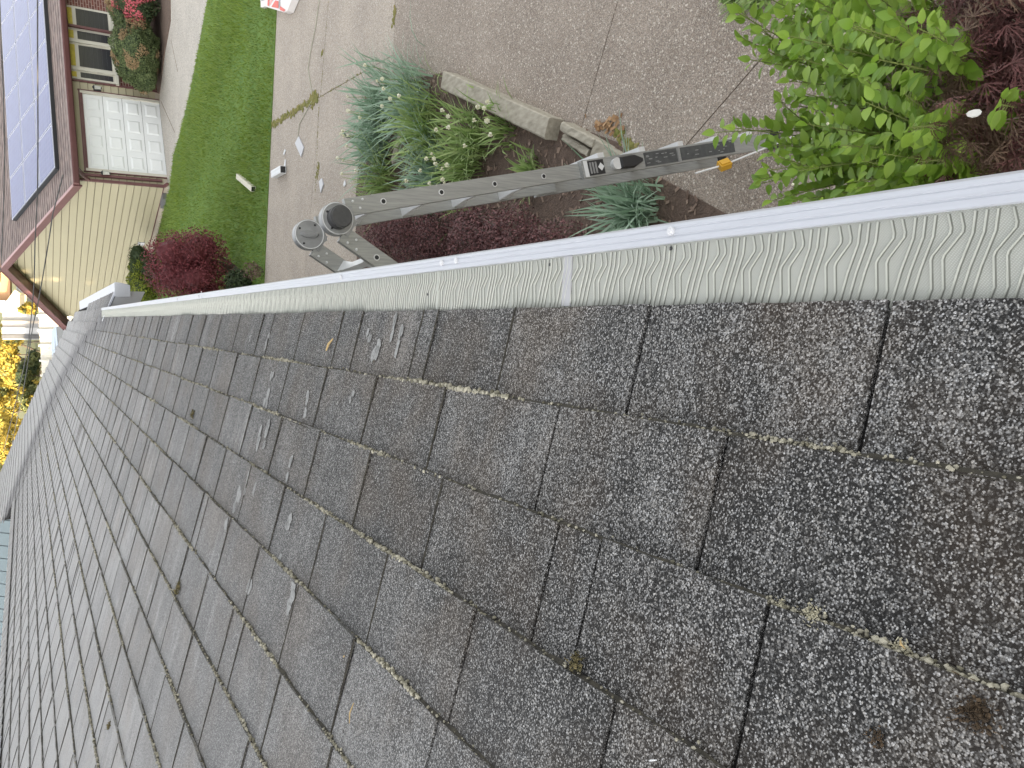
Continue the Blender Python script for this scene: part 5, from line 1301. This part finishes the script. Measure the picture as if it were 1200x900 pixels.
far_tree('golden_tree', 16, 395, 64, 30, 24, L_GOLD, 'small golden tree next to the distant house corner', 1500, .14, L_OLIVE, .35)
far_tree('golden_tree', 6, 470, 74, 60, 34, L_GOLD, 'golden tree behind the olive bushes', 2500, .17, L_OLIVE, .15)
far_tree('golden_tree', 18, 515, 60, 70, 34, L_GOLD, 'pale golden bush cluster against the roof edge at left', 3000, .12, L_OLIVE, .35)
far_tree('golden_tree', -14, 440, 84, 120, 44, L_GOLD, 'tall golden tree rising out of the picture', 3000, .22, L_OLIVE, .2)
far_tree('golden_tree', -8, 530, 84, 80, 40, L_OLIVE, 'olive tree at the left end of the golden row', 2000, .2, L_GOLD, .2)
# pale blue house whose seamed roof shows past the near end of the ridge
bh = thing('blue_house', WP(20, 700, 38), 'pale blue seamed roof of a house behind the shingle ridge', 'house')
bh.location.z = 0
A_, B_ = WP(30, 607.5, 38), WP(30, 800, 38)
for i in range(12):
    p, q = A_.lerp(B_, i/12), A_.lerp(B_, (i+.94)/12); lo = [Vector((p.x, p.y, 2.6)), Vector((q.x, q.y, 2.6)), Vector((q.x, q.y+4, 6.2)), Vector((p.x, p.y+4, 6.2))]; mb = MB(); mb.hexa([v-ZV*.08 for v in lo], lo); mb.build('roof_panel', M_BLUE, bh)
mb = MB(); mb.hexa([Vector((A_.x-.1, A_.y+.2, 0)), Vector((B_.x, B_.y+.2, 0)), Vector((B_.x, B_.y+8, 0)), Vector((A_.x-.1, A_.y+8, 0))], [Vector((A_.x-.1, A_.y+.2, 2.6)), Vector((B_.x, B_.y+.2, 2.6)), Vector((B_.x, B_.y+8, 2.6)), Vector((A_.x-.1, A_.y+8, 2.6))]); mb.build('wall', M_GREYS, bh)
mb = MB(); mb.hexa([Vector((A_.x, A_.y+4, 6.2)), Vector((B_.x, B_.y+4, 6.2)), Vector((B_.x, B_.y+8, 2.6)), Vector((A_.x, A_.y+8, 2.6))][::-1], [Vector((A_.x, A_.y+4, 6.1)), Vector((B_.x, B_.y+4, 6.1)), Vector((B_.x, B_.y+8, 2.5)), Vector((A_.x, A_.y+8, 2.5))][::-1]); mb.build('roof', M_BLUE, bh)
# wooded rise far behind
hl = MB()
for i in range(41):
    x_ = -28+i*6; hl.v += [(x_, 150, 8), (x_, 165, 13+3*noise.noise(Vector((x_*.03, 0, 0)))), (x_, 230, 9)]
for i in range(40): hl.f += [(3*i, 3*i+3, 3*i+4, 3*i+1), (3*i+1, 3*i+4, 3*i+5, 3*i+2)]
hl.m = [0]*len(hl.f); hl.build('wooded_hill', mat('hill_woods', (.20,.16,.05), .95, (.10,.11,.04), .25, 1.2), kind='structure')
# unseen evergreens added behind this house to keep low sun off the yard
for i, (x_, y_) in enumerate(((-24,-22), (-25,-16), (-24,-10), (-26,-5), (-24,0), (-25,5), (-26,9.5), (-24,14), (-26,19), (-24,23.5), (-30,21), (-30,12), (-31,3), (-30,-5))):
    t = thing('shade_conifer', (x_, y_, 0), 'tall dark conifer in the dense row behind the shingled house', 'tree', 'conifers behind the house'); mb = MB()  # added unseen conifers, there only to shade the yard
    bl = [((x_, y_, 1.5+j*1.9), 4.0*(1-j/9.5), 4.0*(1-j/9.5), 1.5) for j in range(8)]
    leafcloud(bl, 4200, .46, 'crown', L_DARK, t, shell=.3); mb.tube([(x_, y_, 0), (x_, y_, 12)], [.3, .05], 8); mb.build('trunk', M_BARK, t)
